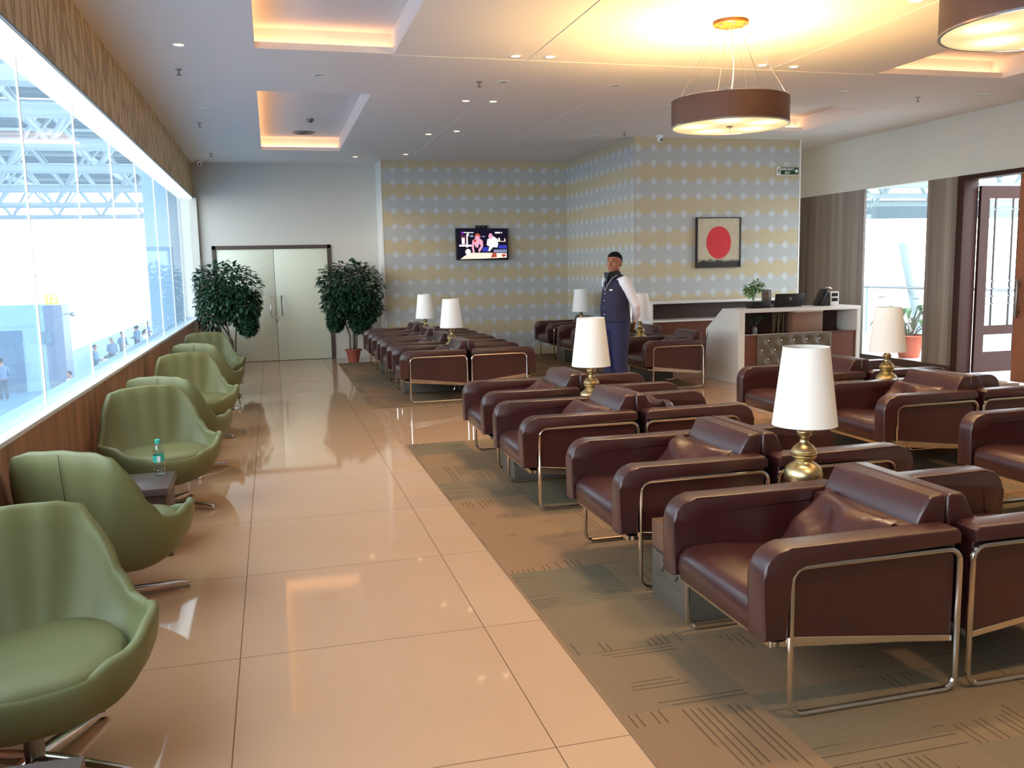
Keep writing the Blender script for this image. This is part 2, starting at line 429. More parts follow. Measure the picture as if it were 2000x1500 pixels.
# ceiling with four light coffers
LIP = .14
COF = [(-.04, 1.12, 9.70, 14.30), (-.03, 1.12, 3.30, 7.90), (5.95, 7.45, 3.3, 7.87), (5.9, 7.45, 9.65, 11.5)]
xs = sorted({XL - .22, XR + .2} | {c[0] for c in COF} | {c[1] for c in COF}); ys = sorted({YN, YB + .2} | {c[2] for c in COF} | {c[3] for c in COF})
bm = NB()
for x0, x1 in zip(xs, xs[1:]):
    for y0, y1 in zip(ys, ys[1:]):
        cx, cy = (x0 + x1) / 2, (y0 + y1) / 2
        if any(c[0] < cx < c[1] and c[2] < cy < c[3] for c in COF): continue
        box(bm, x0, x1, y0, y1, H, H + .055)
box(bm, XL - .22, XR + .2, YN, YB + .2, H + .20, H + .28)
for (x0, x1, y0, y1) in COF:     # recess walls set back behind the lip
    a, b, c, d = x0 - LIP, x1 + .004, y0 - .004, y1 + LIP
    box(bm, a - .05, a, c - .05, d + .05, H + .05, H + .21); box(bm, b, b + .05, c - .05, d + .05, H + .05, H + .21)
    box(bm, a, b, d, d + .05, H + .05, H + .21); box(bm, a, b, c - .05, c, H + .05, H + .21)
struct('ceiling', bm, M['ceiling'])
for i, (x0, x1, y0, y1) in enumerate(COF):
    bm = NB()
    box(bm, x0 - .12, x0 - .085, y0 + .02, y1 + .05, H + .055, H + .075)
    box(bm, x0 - .05, x1 - .02, y1 + .085, y1 + .12, H + .055, H + .075)
    o = obj('cove_light_strip', bm, M['led'])
    tag(o, ['warm light strip hidden in the far left ceiling recess above the double doors', 'warm light strip hidden in the near left ceiling recess cut by the top edge',
            'warm light strip hidden in the right ceiling recess behind the nearest drum lamp', 'warm light strip hidden in the far right ceiling recess by the painting wall'][i], 'light strip')
# grooves
def groove(n, x0, x1, y0, y1):
    struct('trim_%d' % n, bx(x0, x1, y0, y1, H - .004, H + .001), M['groove'])
groove(11, 2.34, 2.355, 9.8, 14.6); groove(12, 3.57, 3.585, 9.8, 14.6)
groove(13, 1.12, 5.95, 7.925, 7.937); groove(14, 2.325, 2.337, YN, 7.93); groove(15, 4.745, 4.757, YN, 7.93)

# left wall: low veneer wall, sill, window, patterned header
struct('wall_left', bx(XL - .22, XL, YN, YB, 0, .80), M['wood_left'])
struct('baseboard_left', bx(XL, XL + .012, YN, YB, 0, .08), M['wood_dark'])
struct('trim_1', bx(XL - .055, XL + .012, YN, 15.86, .80, .825, .004), M['white_gloss'])
struct('trim_10', bx(XL - .235, XL - .055, YN, 15.86, .80, .815), M['blue_wall'])       # sill
struct('wall_left_header', bx(XL - .22, XL, YN, YB, 2.80, H), M['bamboo'])
o = obj('glowing_soffit', bx(XL - .22, XL - .005, YN, 15.86, 2.785, 2.802), emit('soffit_glow', (236, 250, 252), 1.1)); tag(o, 'long white soffit above the left window glass, daylight on it added as glow', 'light strip')  # reveal soffit, no lamp: the daylight on it is put in as emission
struct('trim_3', bx(XL - .22, XL + .06, 15.86, YB, .0, 2.80), M['wall_paint'])                # jamb at the far end
struct('trim_4', bx(XL - .01, XL + .014, YN, 15.86, 2.80, 2.812), M['grey'])
w = thing('window_1', None, None)
w['kind'] = 'structure'
ysm = [YN, -1.2, .1, 1.4, 2.7, 4.05, 5.45, 6.85, 8.3, 9.75, 11.2, 12.6, 14.0, 15.86]
for a, b in zip(ysm, ysm[1:]):
    obj('pane', bx(XL - .068, XL - .06, a + .004, b - .004, .825, 2.775), M['glass'], w)
for y in ysm[1:-1]:
    obj('seam', bx(XL - .069, XL - .059, y - .006, y + .006, .825, 2.775), M['white_gloss'], w)
struct('wall_near', bx(XL - .22, XR + .2, YN - .1, YN, 0, H), M['wall_paint'])

# back wall with the double door
bm = NB(); x0, x1 = -.95, 1.03
box(bm, XL - .22, x0, YB, YB + .2, 0, H); box(bm, x1, 2.0, YB, YB + .2, 0, H); box(bm, x0, x1, YB, YB + .2, 2.0, H)
struct('wall_back', bm, M['wall_paint'])
d = thing('door_1', None, None); d['kind'] = 'structure'
bm = NB(); box(bm, x0, x0 + .06, YB - .03, YB + .1, 0, 2.0); box(bm, x1 - .06, x1, YB - .03, YB + .1, 0, 2.0); box(bm, x0, x1, YB - .03, YB + .1, 1.94, 2.0)
obj('door_frame', bm, M['door_brown'], d)
for s, (a, b) in enumerate(((x0 + .063, .053), (.059, x1 - .063))):
    leaf = obj('door_leaf', bx(a, b, YB + .0, YB + .045, .006, 1.937, .003), M['door_white'], d)
    xh = -.035 if s == 0 else .147
    bm = NB(); tube(bm, [(xh, YB, 1.14), (xh, YB - .06, 1.13), (xh, YB - .06, .80), (xh, YB, .79)], .011)
    obj('door_handle', bm, M['chrome'], leaf)
bm = NB(); tube(bm, [(-.035, YB - .075, .80), (-.03, YB - .08, .765), (.05, YB - .08, .74), (.14, YB - .08, .765), (.147, YB - .075, .80)], .008); 
obj('door_backing', bx(x0 + .06, x1 - .06, YB + .05, YB + .1, 0, 1.94), M['door_brown'], d)  # box added behind the leaves to keep sky light out of their gap
ch = obj('door_chain', bm, M['chrome'], d); obj('padlock', bx(.035, .075, YB - .09, YB - .07, .68, .735, .006), M['dark_chrome'], d)
struct('baseboard_back', bx(1.03, 1.89, YB - .012, YB, 0, .06), M['wall_paint'])

# patterned walls
struct('wall_television', bx(1.89, 5.2, 15.38, 16.0, 0, H), M['paper_x'])
struct('trim_5', bx(1.862, 1.89, 15.372, 15.97, 0, H), M['white'])
struct('wall_return', bx(5.2, 5.5, 12.3, 16.0, 0, H), M['paper_y'])
struct('wall_painting', bx(5.202, 7.94, 12.298, 12.62, 0, H), M['paper_x'])
struct('trim_6', bx(7.94, 7.965, 12.29, 12.62, 0, H), M['white'])
struct('wall_recess', bx(7.0, XR + .2, 14.6, 14.8, 0, H), M['wood_dark'])

# right wall: pale soffit above veneer panels, window, door opening
bm = NB(); box(bm, XR, XR + .2, YN, 14.8, 2.60, H)
struct('wall_right_header', bm, M['wall_paint_right'])
bm = NB(); box(bm, XR, XR + .04, 11.8, 14.8, .1, 2.6); box(bm, XR, XR + .04, 9.87, 10.45, .1, 2.6)
struct('wall_right', bm, M['wood_right'])
struct('baseboard_right', bx(XR + .004, XR + .04, 9.87, 14.8, 0, .1), M['wood_dark'])
struct('wall_right_near', bx(XR, XR + .2, YN, 7.55, 0, 2.6), M['wall_paint'])
w2 = thing('window_2', None, None); w2['kind'] = 'structure'
obj('pane', bx(XR + .015, XR + .025, 10.45, 11.8, .1, 2.6), M['glass_clear'], w2)
d2 = thing('door_2', None, None); d2['kind'] = 'structure'
bm = NB(); box(bm, XR - .03, XR + .2, 9.75, 9.868, 0, 2.598, .006); box(bm, XR - .03, XR + .2, 7.55, 9.75, 2.54, 2.598, .006); box(bm, XR - .03, XR + .2, 7.55, 7.66, 0, 2.54, .006)
obj('door_frame', bm, M['door_wood'], d2)
# glazed leaf standing open, square to the wall
bm = NB(); Y0, Y1 = 9.70, 9.745; lx0, lx1 = XR + .2, XR + .97
gx0, gx1 = lx0 + .14, lx1 - .13
box(bm, lx0, gx0, Y0, Y1, .02, 2.46); box(bm, gx1, lx1, Y0, Y1, .02, 2.46)
for za, zb in ((.02, .29), (.52, .64), (2.30, 2.46)): box(bm, gx0, gx1, Y0, Y1, za, zb)
lf = obj('door_leaf', bm, M['door_wood'], d2)
obj('pane', bx(gx0, gx1, Y0 + .02, Y0 + .026, .64, 2.30), M['glass_clear'], lf)
obj('pane', bx(gx0, gx1, Y0 + .02, Y0 + .026, .29, .52), M['glass_clear'], lf)
bm = NB()
for fx in (.24, .80):
    x = gx0 + (gx1 - gx0) * fx; box(bm, x - .008, x + .008, Y0 + .008, Y0 + .04, .64, 2.30)
for z in (2.16, .93, 1.03, 1.13, 1.23): box(bm, gx0, gx1, Y0 + .008, Y0 + .04, z - .007, z + .007)
obj('muntin', bm, M['grey'], lf)
# second leaf, closed part-way along the opening
lf = obj('door_leaf', bx(XR - .02, XR + .03, 7.9, 8.86, .02, 2.53, .004), M['door_edge'], d2)
bm = NB(); box(bm, XR - .085, XR - .06, 8.76, 8.80, .80, 1.27, .006); box(bm, XR - .065, XR - .02, 8.77, 8.79, .86, .89); box(bm, XR - .065, XR - .02, 8.77, 8.79, 1.18, 1.21)
obj('door_handle', bm, M['dark_chrome'], lf)
struct('trim_7', bx(XR - .02, XR + .9, 8.9, 9.75, 0.0, .012), M['white_gloss'])

# ------------------------------------------------------------------ leather armchair (front = -x)
def frame_loop(y):
    a, r, z0, z1 = .335, .05, .012, .53
    pts = arc(a - r, z0 + r, r, -90, 0) + arc(a - r, z1 - r, r, 0, 90) + arc(-a + r, z1 - r, r, 90, 180) + arc(-a + r, z0 + r, r, 180, 270)
    return [(x, y, z) for x, z in pts]
def make_armchair(label, group):
    t = thing('leather_armchair', label, 'armchair', (0, 0, 0), 0, group)
    for s in (-1, 1):
        bm = NB(); tube(bm, frame_loop(.384 * s), .0105, 8, closed=True)
        obj('side_frame', bm, M['chrome'], t)
        bm = NB()
        outer = [(-.445, .285)] + [(-.345 - .1 * math.cos(R(a)), .502 + .1 * math.sin(R(a))) for a in range(0, 91, 15)] + [(.315, .604), (.333, .588), (.333, .545)]
        inner = [(-.29, .545), (-.325, .53), (-.348, .50), (-.350, .285)]
        ya, yb = sorted((.287 * s, .394 * s))
        prism(bm, outer + inner, 'y', ya, yb, .010, 2)
        ya, yb = sorted((.289 * s, .371 * s))
        prism(bm, [(-.40, .287), (-.40, .48), (-.30, .575), (.325, .575), (.325, .205)], 'y', ya, yb, .004, 1)
        obj('armrest', bm, M['leather'], t)
        bm = NB(); ya, yb = sorted((.340 * s, .374 * s))
        prism(bm, [(-.345, .286), (-.345, .262), (.325, .182), (.325, .206)], 'y', ya, yb, .002, 1)
        obj('frame_rail', bm, M['chrome'], t)
    bm = NB()
    prism(bm, [(-.385, .262), (-.385, .238), (.30, .172), (.30, .196)], 'y', -.34, .34, .003, 1)
    obj('seat_pan', bm, M['chrome'], t)
    bm = NB()
    prof = [(-.40, .262)] + [(-.425, .28), (-.435, .33), (-.428, .375), (-.405, .402), (-.37, .412), (-.25, .413), (0, .385), (.19, .36), (.19, .205)]
    prism(bm, prof, 'y', -.286, .286, .022, 3)
    obj('seat', bm, M['leather'], t)
    bm = NB()
    prism(bm, [(.16, .22), (.14, .40), (.19, .585), (.325, .60), (.327, .21)], 'y', -.286, .286, .018, 2)
    obj('backrest', bm, M['leather'], t)
    bm = NB()
    prism(bm, [(.232, .575), (.243, .605), (.278, .680), (.292, .693), (.350, .697), (.362, .686), (.362, .58), (.35, .57)], 'y', -.282, .282, .014, 3)
    obj('headrest', bm, M['leather'], t)
    return t

# scatter cushion: a slack, creased leather pillow
def make_pillow(seed):
    rnd = random.Random(seed); bm = NB(); n = 14; top = {}; bot = {}
    cr = [(rnd.uniform(-1, 1), rnd.uniform(-1, 1), rnd.uniform(0, 3.14), rnd.uniform(.4, 1)) for _ in range(5)]
    for i in range(n + 1):
        for j in range(n + 1):
            u, v = -1 + 2 * i / n, -1 + 2 * j / n
            pin = 1 - .13 * (1 - u * u) * abs(v) ** 3 - 0; pin2 = 1 - .13 * (1 - v * v) * abs(u) ** 3
            x, y = u * .18 * pin2, v * .25 * pin
            th = .062 * ((1 - u ** 4) * (1 - v ** 4)) ** .55
            w = sum(.012 * a * math.sin(6 * (u * math.cos(g) + v * math.sin(g)) + p * 5) for p, q, g, a in cr) * (1 - abs(u) ** 3) * (1 - abs(v) ** 3)
            edge = i in (0, n) or j in (0, n)
            top[i, j] = bm.verts.new((x, y, 0 if edge else th + w))
            bot[i, j] = top[i, j] if edge else bm.verts.new((x, y, -th))
    for g, fl in ((top, 0), (bot, 1)):
        for i in range(n):
            for j in range(n):
                q = [g[i, j], g[i + 1, j], g[i + 1, j + 1], g[i, j + 1]]
                bm.faces.new(q[::-1] if fl else q)
    me = bpy.data.meshes.new('scatter_cushion'); bmesh.ops.recalc_face_normals(bm, faces=bm.faces[:]); bm.to_mesh(me); bm.free()
    me.materials.append(M['leather_crease']); smooth(me, 60)
    return me
PIL = [make_pillow(k) for k in range(3)]
def pillow(cx, cy, rz, label, k=0, group=None, dx=.06, dy=0, tilt=-58, yaw=0):
    o = link('scatter_cushion', PIL[k % 3])
    m = Matrix.Translation((cx, cy, 0)) @ Matrix.Rotation(rz, 4, 'Z') @ Matrix.Translation((dx - .01, dy, .487)) @ Matrix.Rotation(R(yaw), 4, 'Z') @ Matrix.Rotation(R(tilt), 4, 'Y')
    o.matrix_world = m
    tag(o, label, 'cushion', group)

PI = math.pi
used = {}
def chair(cx, cy, face_right, label, group):
    rz = PI if face_right else 0
    if 'c' not in used:
        t = make_armchair(label, group); used['c'] = t; t.location = (cx, cy, 0.006); t.rotation_euler = (0, 0, rz); return t
    return copy_tree(used['c'], (cx, cy, 0.006), rz, label, group)

G1 = 'armchairs of the front back-to-back rows'
CX = 1.955; MX = 2.675
front = [(2.885, CX, 'nearest of all the burgundy armchairs, facing left with chrome loop frame', 'burgundy armchair backing onto the nearest one, cut by the right edge'),
         (4.145, CX, 'second nearest burgundy armchair facing left, behind the large lamp', 'burgundy armchair facing right just behind the large brass lamp'),
         (5.625, CX - .05, 'third burgundy armchair from the camera in the middle row, facing left', 'burgundy armchair facing right, backing onto the third one of the middle row'),
         (6.815, CX - .02, 'last burgundy armchair of the middle row, at the far carpet edge, facing left', 'burgundy armchair facing right at the far carpet edge of the middle row')]
for i, (y, x, la, lb) in enumerate(front):
    chair(x, y, False, la, G1); chair(x + .725, y, True, lb, G1)
pn = ['creased burgundy cushion lying in the nearest armchair', 'creased burgundy cushion in the second nearest left-facing armchair', 'creased burgundy cushion in the third left-facing armchair of the middle row', 'creased burgundy cushion in the last left-facing armchair of the middle row']
for i, (y, x, la, lb) in enumerate(front): pillow(x, y, 0, pn[i], i, 'cushions on the front armchairs', dx=.085 - (.02 if i == 2 else 0), dy=.0, tilt=-46, yaw=(-7, 5, 8, -5)[i])
pillow(CX + .675, 5.625, PI, 'burgundy cushion in the right-facing armchair of the middle row', 1, 'cushions on the front armchairs', dy=.0)

G2 = 'armchairs of the far back-to-back rows before the television'
fy = [10.435, 11.64, 12.72, 13.93]
fl = ['nearest', 'second', 'third', 'farthest']
for i, y in enumerate(fy):
    x = 1.815
    chair(x, y, False, '%s left-facing dark burgundy armchair of the far rows left of the television' % fl[i], G2)
    chair(x + .725, y, True, '%s right-facing dark burgundy armchair of the far rows under the television' % fl[i], G2)
    if i < 3: pillow(x, y, 0, 'burgundy cushion in the %s left-facing armchair of the far rows' % fl[i], i, 'cushions on the far armchairs', tilt=-52)
G3 = 'armchairs in the single row by the patterned corner'
for y, lab in ((10.355, 'burgundy armchair facing left beside the reception desk, chrome side frame showing'), (11.56, 'burgundy armchair facing left half hidden behind the standing man'),
               (13.05, 'dark burgundy armchair left of the standing man, second from the far corner'), (14.33, 'farthest dark burgundy armchair alone in the patterned wall corner')):
    chair(4.80, y, False, lab, G3)
pillow(4.80, 10.355, 0, 'small burgundy cushion in the armchair beside the reception desk', 2, 'cushions on the corner armchairs', tilt=-52)
G4 = 'armchairs of the right-hand back-to-back rows'
chair(4.47, 6.77, False, 'burgundy armchair facing left just in front of the reception desk', G4); chair(5.195, 6.77, True, 'burgundy armchair facing right below the right-hand window', G4)
chair(4.47, 5.535, False, 'burgundy armchair facing left to the right of the large lampshade', G4); chair(5.195, 5.535, True, 'burgundy armchair facing right below the open glazed door', G4)
chair(4.47, 4.065, False, 'burgundy armchair cut by the right edge, only its front and arm showing', G4)
pillow(4.47, 5.535, 0, 'slack burgundy cushion in the armchair right of the large lampshade', 0, 'cushions on the right-hand armchairs', tilt=-52)

# ------------------------------------------------------------------ low side tables between armchairs
def make_lowtable(label, group, L=1.32, W=.37, Ht=.37):
    t = thing('side_table', label, 'side table', group=group)
    bm = NB(); box(bm, -L / 2, L / 2, -W / 2, W / 2, Ht - .13, Ht, .004)
    obj('table_top', bm, [M['table_top']], t)
    bm = NB(); box(bm, -L / 2 + .002, L / 2 - .002, -W / 2 + .003, W / 2 - .003, .0, Ht - .137, .003)
    obj('table_base', bm, M['table_body'], t)
    bm = NB(); box(bm, -L / 2 - .006, -L / 2 + .002, -W / 2 - .0, W / 2 - .06, Ht - .25, Ht - .137, .002)
    f = obj('front_flap', bm, M['table_body'], t)
    bm = NB()
    for k, yy in enumerate((-.11, .03)):
        for q in range(2): box(bm, -L / 2 - .008, -L / 2 - .004, yy + q * .0, yy + .012, Ht - .20 + q * .03, Ht - .185 + q * .03)
        box(bm, -L / 2 - .008, -L / 2 - .004, yy + .015, yy + .028, Ht - .215, Ht - .205)
    obj('socket', bm, M['dark_slot'], f)
    return t
GT = 'low side tables between the armchairs'
lt = make_lowtable('low grey side table with sockets beside the nearest burgundy armchair', GT); lt.location = (2.31, 3.52, .006)
copy_tree(lt, (2.28, 6.22, .006), 0, 'low dark side table under the second lamp of the middle row')
copy_tree(lt, (2.18, 11.035, .006), 0, 'low side table under the nearer lamp of the far rows')
copy_tree(lt, (2.18, 13.32, .006), 0, 'low side table under the farther lamp of the far rows')
copy_tree(lt, (4.84, 6.15, .006), 0, 'low side table under the right-hand lamp before the window')
lt2 = make_lowtable('low side table under the lamp right of the standing man', GT, L=.62, W=.40); lt2.location = (4.80, 10.965, .006)
copy_tree(lt2, (4.80, 13.69, .006), 0, 'low dark side table under the corner lamp left of the man')

# ------------------------------------------------------------------ brass table lamps
def make_lamp(label, group):
    t = thing('table_lamp', label, 'table lamp', group=group)
    prof = [(.078, 0), (.084, .006), (.082, .014), (.050, .026), (.036, .05), (.032, .085), (.036, .10), (.052, .118), (.074, .145), (.086, .175), (.088, .198), (.080, .222), (.062, .240), (.045, .250),
            (.042, .256), (.046, .262), (.054, .272), (.056, .278), (.0535, .281), (.059, .286), (.060, .292), (.056, .296), (.059, .301), (.055, .310), (.042, .326), (.026, .338), (.020, .344), (.019, .362),
            (.024, .368), (.032, .374), (.034, .380), (.0315, .384), (.035, .389), (.034, .395), (.026, .405), (.017, .414), (.015, .44)]
    bm = NB(); lathe(bm, prof, 40); obj('lamp_base', bm, M['brass'], t, 50)
    bm = NB(); n = 48; prof = [(.146, .425), (.103, .785), (.100, .785), (.143, .425)]
    lathe(bm, prof + [prof[0]], n, cap=False); obj('lamp_shade', bm, M['shade'], t, 50)
    bm = NB(); tube(bm, [(0, 0, .43), (0, 0, .60)], .012, 10); tube(bm, [(-.1, 0, .77), (.1, 0, .77)], .003, 6); tube(bm, [(0, -.1, .77), (0, .1, .77)], .003, 6); tube(bm, [(0, 0, .6), (0, 0, .77)], .004, 6); obj('bulb_holder', bm, M['brass'], t)
    return t
GL = 'brass table lamps with white conical shades'
la = make_lamp('large white-shaded brass lamp between the two nearest armchairs', GL); la.location = (2.335, 3.53, .376)
copy_tree(la, (2.28, 6.22, .376), 0, 'white-shaded brass lamp in front of the standing man')
copy_tree(la, (2.17, 11.035, .376), 0, 'nearer of the two white-shaded lamps under the television')
copy_tree(la, (2.22, 13.32, .376), 0, 'farther of the two white-shaded lamps, left below the television')
copy_tree(la, (4.82, 6.15, .376), 0, 'white-shaded brass lamp before the right window and potted plant')
copy_tree(la, (4.72, 10.965, .376), 0, 'white-shaded brass lamp just right of the standing man')
copy_tree(la, (4.85, 13.69, .376), 0, 'white-shaded brass lamp just left of the standing man, in the corner')

# ------------------------------------------------------------------ green tub chairs (front = -y)
def lerp_tab(tab, a):
    for (a0, v0), (a1, v1) in zip(tab, tab[1:]):
        if a <= a1:
            t = (a - a0) / (a1 - a0); t = t * t * (3 - 2 * t); return v0 + (v1 - v0) * t
    return tab[-1][1]
ZT = [(0, .785), (28, .778), (40, .755), (50, .67), (62, .53), (72, .455), (84, .448), (98, .472), (115, .468), (140, .405), (160, .372), (180, .366)]
RT = [(0, .290), (22, .312), (42, .375), (55, .382), (80, .390), (100, .395), (125, .385), (150, .345), (180, .325)]
def make_tub(label, group):
    t = thing('tub_chair', label, 'armchair', group=group)
    bm = NB(); n = 72; S = 14
    def ring(s, off, z0, th_):
        out = []
        for k in range(n):
            th = 360 * k / n; a = th if th <= 180 else 360 - th
            Z = lerp_tab(ZT, a); RR = lerp_tab(RT, a) - off
            q = s * math.pi / 2
            r = RR * (math.sin(q) ** .8); z = z0 + (Z - z0) * (1 - math.cos(q)) ** 1.05
            # upper back leans and narrows a little
            if a < 60:
                r *= 1 + .03 * max(0, (z - .5)) / .28
            out.append(bm.verts.new((r * math.sin(R(th)), r * math.cos(R(th)) + .01, z + th_)))
        return out
    rings = [ring(max(s / S, .10), 0, .165, 0) for s in range(0, S + 1)]
    rings = rings[1:]
    rings += [ring(1, .006, .165, .010), ring(1, .018, .165, .015), ring(1, .031, .165, .010)]
    rings += [ring(s / S, .037, .30, 0) for s in range(S, 1, -1)]
    for A, B in zip(rings, rings[1:]):
        for k in range(n): bm.faces.new((A[k], A[(k + 1) % n], B[(k + 1) % n], B[k]))
    bm.faces.new(rings[0][::-1]); bm.faces.new(rings[-1])
    sh = obj('shell', bm, M['green'], t, 60)
    bm = NB()   # seam up the outside of the back
    pts = []
    for s in range(3, S + 1):
        q = s / S * math.pi / 2; pts.append((0, (.30 * math.sin(q) ** .8) * (1 + .03 * max(0, (.165 + .62 * (1 - math.cos(q)) ** 1.05 - .5)) / .28) + .0105, .165 + .62 * (1 - math.cos(q)) ** 1.05))
    tube(bm, pts, .0016, 6); obj('seam', bm, M['green_dark'], sh)
    bm = NB(); rr = []
    for off, z in ((.075, .30), (.052, .31), (.046, .345), (.048, .385), (.065, .402), (.12, .412), (.2, .416), (.29, .417)):
        ringv = []
        for k in range(n):
            th = 360 * k / n; a = th if th <= 180 else 360 - th
            RR = max(.01, min(lerp_tab(RT, a), .345) - off - (.012 if a < 120 else 0))
            ringv.append(bm.verts.new((RR * math.sin(R(th)), RR * math.cos(R(th)) - (.03 if a > 90 else .0), z)))
        rr.append(ringv)
    for A, B in zip(rr, rr[1:]):
        for k in range(n): bm.faces.new((A[k], A[(k + 1) % n], B[(k + 1) % n], B[k]))
    bm.faces.new(rr[0][::-1]); bm.faces.new(rr[-1]); obj('seat', bm, M['green'], t, 60)
    bm = NB(); lathe(bm, [(.03, .03), (.03, .15), (.06, .165), (.10, .185), (.10, .2)], 20); obj('pedestal', bm, M['dark_chrome'], t)
    for k in range(4):
        a = R(45 + 90 * k); bm = NB()
        rings = []
        for r, w, z, h in ((.0, .03, .045, .016), (.12, .027, .042, .013), (.30, .020, .030, .009), (.335, .018, .018, .012), (.345, .014, .008, .007)):
            rings.append(((r * math.cos(a), r * math.sin(a), z), w, h, (-math.sin(a), math.cos(a), 0), (0, 0, 1)))
        loft(bm, rings, 12, sq=.5); obj('base_arm', bm, M['chrome'], t)
    return t
GG = 'green tub chairs along the window wall'
spots = [(-.80, 2.92, 20, 'nearest green tub chair, lower left corner, open seat towards the camera'),
         (-.80, 4.42, 156, 'second green tub chair, seen from its rounded back before the bottle'),
         (-.76, 6.15, 22, 'third green tub chair, open seat facing the water bottle'),
         (-.74, 7.25, 158, 'fourth green tub chair from the camera, back turned, behind the third'),
         (-.74, 8.75, 22, 'fifth green tub chair from the camera, open seat towards the camera'),
         (-.74, 10.45, 158, 'sixth green tub chair from the camera, back turned, partly hidden'),
         (-.76, 11.75, 20, 'farthest green tub chair, in front of the left potted tree')]
tub = None
for x, y, rz, lab in spots:
    if tub is None: tub = make_tub(lab, GG); tub.location = (x, y, 0); tub.rotation_euler = (0, 0, R(rz))
    else: copy_tree(tub, (x, y, 0), R(rz), lab)

def make_cube_table(label, group):
    t = thing('cube_table', label, 'side table', group=group)
    bm = NB(); box(bm, -.25, .25, -.22, .22, .345, .385, .003); obj('table_top', bm, M['table_dark'], t)
    bm = NB(); box(bm, -.235, .235, -.205, .205, .10, .345, .003); obj('table_body', bm, M['wood_dark'], t)
    bm = NB(); box(bm, -.25, .25, -.22, .22, 0, .10, .003); obj('plinth', bm, M['table_dark'], t)
    return t
GC = 'dark cube tables between the green chairs'
ct = make_cube_table('grey-topped cube table cut by the bottom left corner', GC); ct.location = (-.755, 2.02, 0)
copy_tree(ct, (-.86, 5.29, 0), 0, 'dark cube table carrying the water bottle')
copy_tree(ct, (-.86, 8.0, 0), 0, 'dark cube table between the fourth and fifth green chairs')
copy_tree(ct, (-.86, 11.1, 0), 0, 'dark cube table between the two farthest green chairs')

# water bottle
t = thing('water_bottle', 'clear plastic water bottle with turquoise cap and label on the cube table', 'bottle', (-.69, 5.42, .385))
bm = NB(); pr = [(.028, 0), (.032, .004), (.032, .014), (.030, .018), (.032, .022), (.032, .034), (.030, .038), (.032, .042), (.032, .054), (.0305, .058), (.032, .062), (.032, .128), (.030, .138), (.031, .148), (.026, .166), (.014, .182), (.0125, .19), (.0125, .196)]
lathe(bm, pr, 28); obj('bottle_body', bm, M['bottle'], t, 50)
turq = plain('turquoise_plastic', (60, 178, 160), .4)
bm = NB(); lathe(bm, [(.0328, .082), (.0328, .122)], 28, cap=False); lb = obj('bottle_label', bm, turq, t)
bm = NB(); box(bm, -.006, .012, -.0338, -.0325, .085, .12); obj('label_print', bm, M['white'], lb)
bm = NB(); lathe(bm, [(.0155, .19), (.0155, .212), (.013, .214)], 24); obj('cap', bm, turq, t, 50)

# ------------------------------------------------------------------ plants
def leaves(bm, centers, count, size, rnd, shell=.55, droop=.25, zlim=None):
    for i in range(count):
        c, rx, ry, rz_ = rnd.choice(centers)
        while True:
            p = Vector((rnd.uniform(-1, 1), rnd.uniform(-1, 1), rnd.uniform(-1, 1)))
            if shell < p.length <= 1: break
        pos = Vector(c) + Vector((p.x * rx, p.y * ry, p.z * rz_))
        if pos.x < zlim if zlim is not None else False: continue
        L = size * rnd.uniform(.7, 1.3); W = L * .55
        out = Vector((p.x, p.y, p.z * .4 - droop)).normalized()
        out = (out + Vector((rnd.uniform(-.6, .6), rnd.uniform(-.6, .6), rnd.uniform(-.5, .3)))).normalized()
        side = out.cross(Vector((rnd.uniform(-.3, .3), rnd.uniform(-.3, .3), 1))).normalized(); nrm = side.cross(out)
        a = pos; b = pos + out * L
        m1 = pos + out * L * .35; m2 = pos + out * L * .7
        v = [bm.verts.new(q) for q in (a, m1 + side * W * .5 + nrm * W * .15, m2 + side * W * .38 + nrm * W * .1, b - nrm * L * .08, m2 - side * W * .38 + nrm * W * .1, m1 - side * W * .5 + nrm * W * .15, m1, m2)]
        for f in ((0, 6, 1), (1, 6, 7, 2), (2, 7, 3), (0, 5, 6), (6, 5, 4, 7), (7, 4, 3)): bm.faces.new([v[k] for k in f])

def ficus(name, label, loc, seed, centers, stems, zlim=None, count=2600):
    t = thing(name, label, 'potted tree', loc, group='potted trees beside the double doors'); rnd = random.Random(seed)
    bm = NB(); lathe(bm, [(.085, 0), (.125, .19), (.145, .19), (.148, .215), (.13, .218), (.12, .19), (.02, .185)], 28); p = obj('pot', bm, M['terracotta'], t)
    bm = NB(); lathe(bm, [(.118, .18), (.11, .198), (.02, .202)], 20); obj('soil', bm, M['soil'], p)
    for (dx, dy, tx, ty, tz) in stems:
        bm = NB(); tube(bm, [(dx, dy, .18), (dx * 1.1 + .01, dy, .45), (tx * .6 + dx * .4, ty * .6, .75), (tx, ty, tz)], [.018, .015, .013, .006], 7)
        for k in range(7):
            z = rnd.uniform(.75, tz - .1); a = rnd.uniform(0, 6.28); L = rnd.uniform(.15, .35); fx = tx * (z / tz); fyy = ty * (z / tz)
            ex = fx + math.cos(a) * L
            if zlim is not None: ex = max(ex, zlim + .05)
            tube(bm, [(fx, fyy, z), (fx + (ex - fx) * .5, fyy + math.sin(a) * L * .5, z + .08), (ex, fyy + math.sin(a) * L, z + .12)], [.006, .004, .002], 5)
        obj('stem', bm, M['trunk'], t)
    bm = NB(); leaves(bm, centers, count, .086, rnd, zlim=zlim); obj('foliage', bm, M['leaf'], t, 180)
    return t
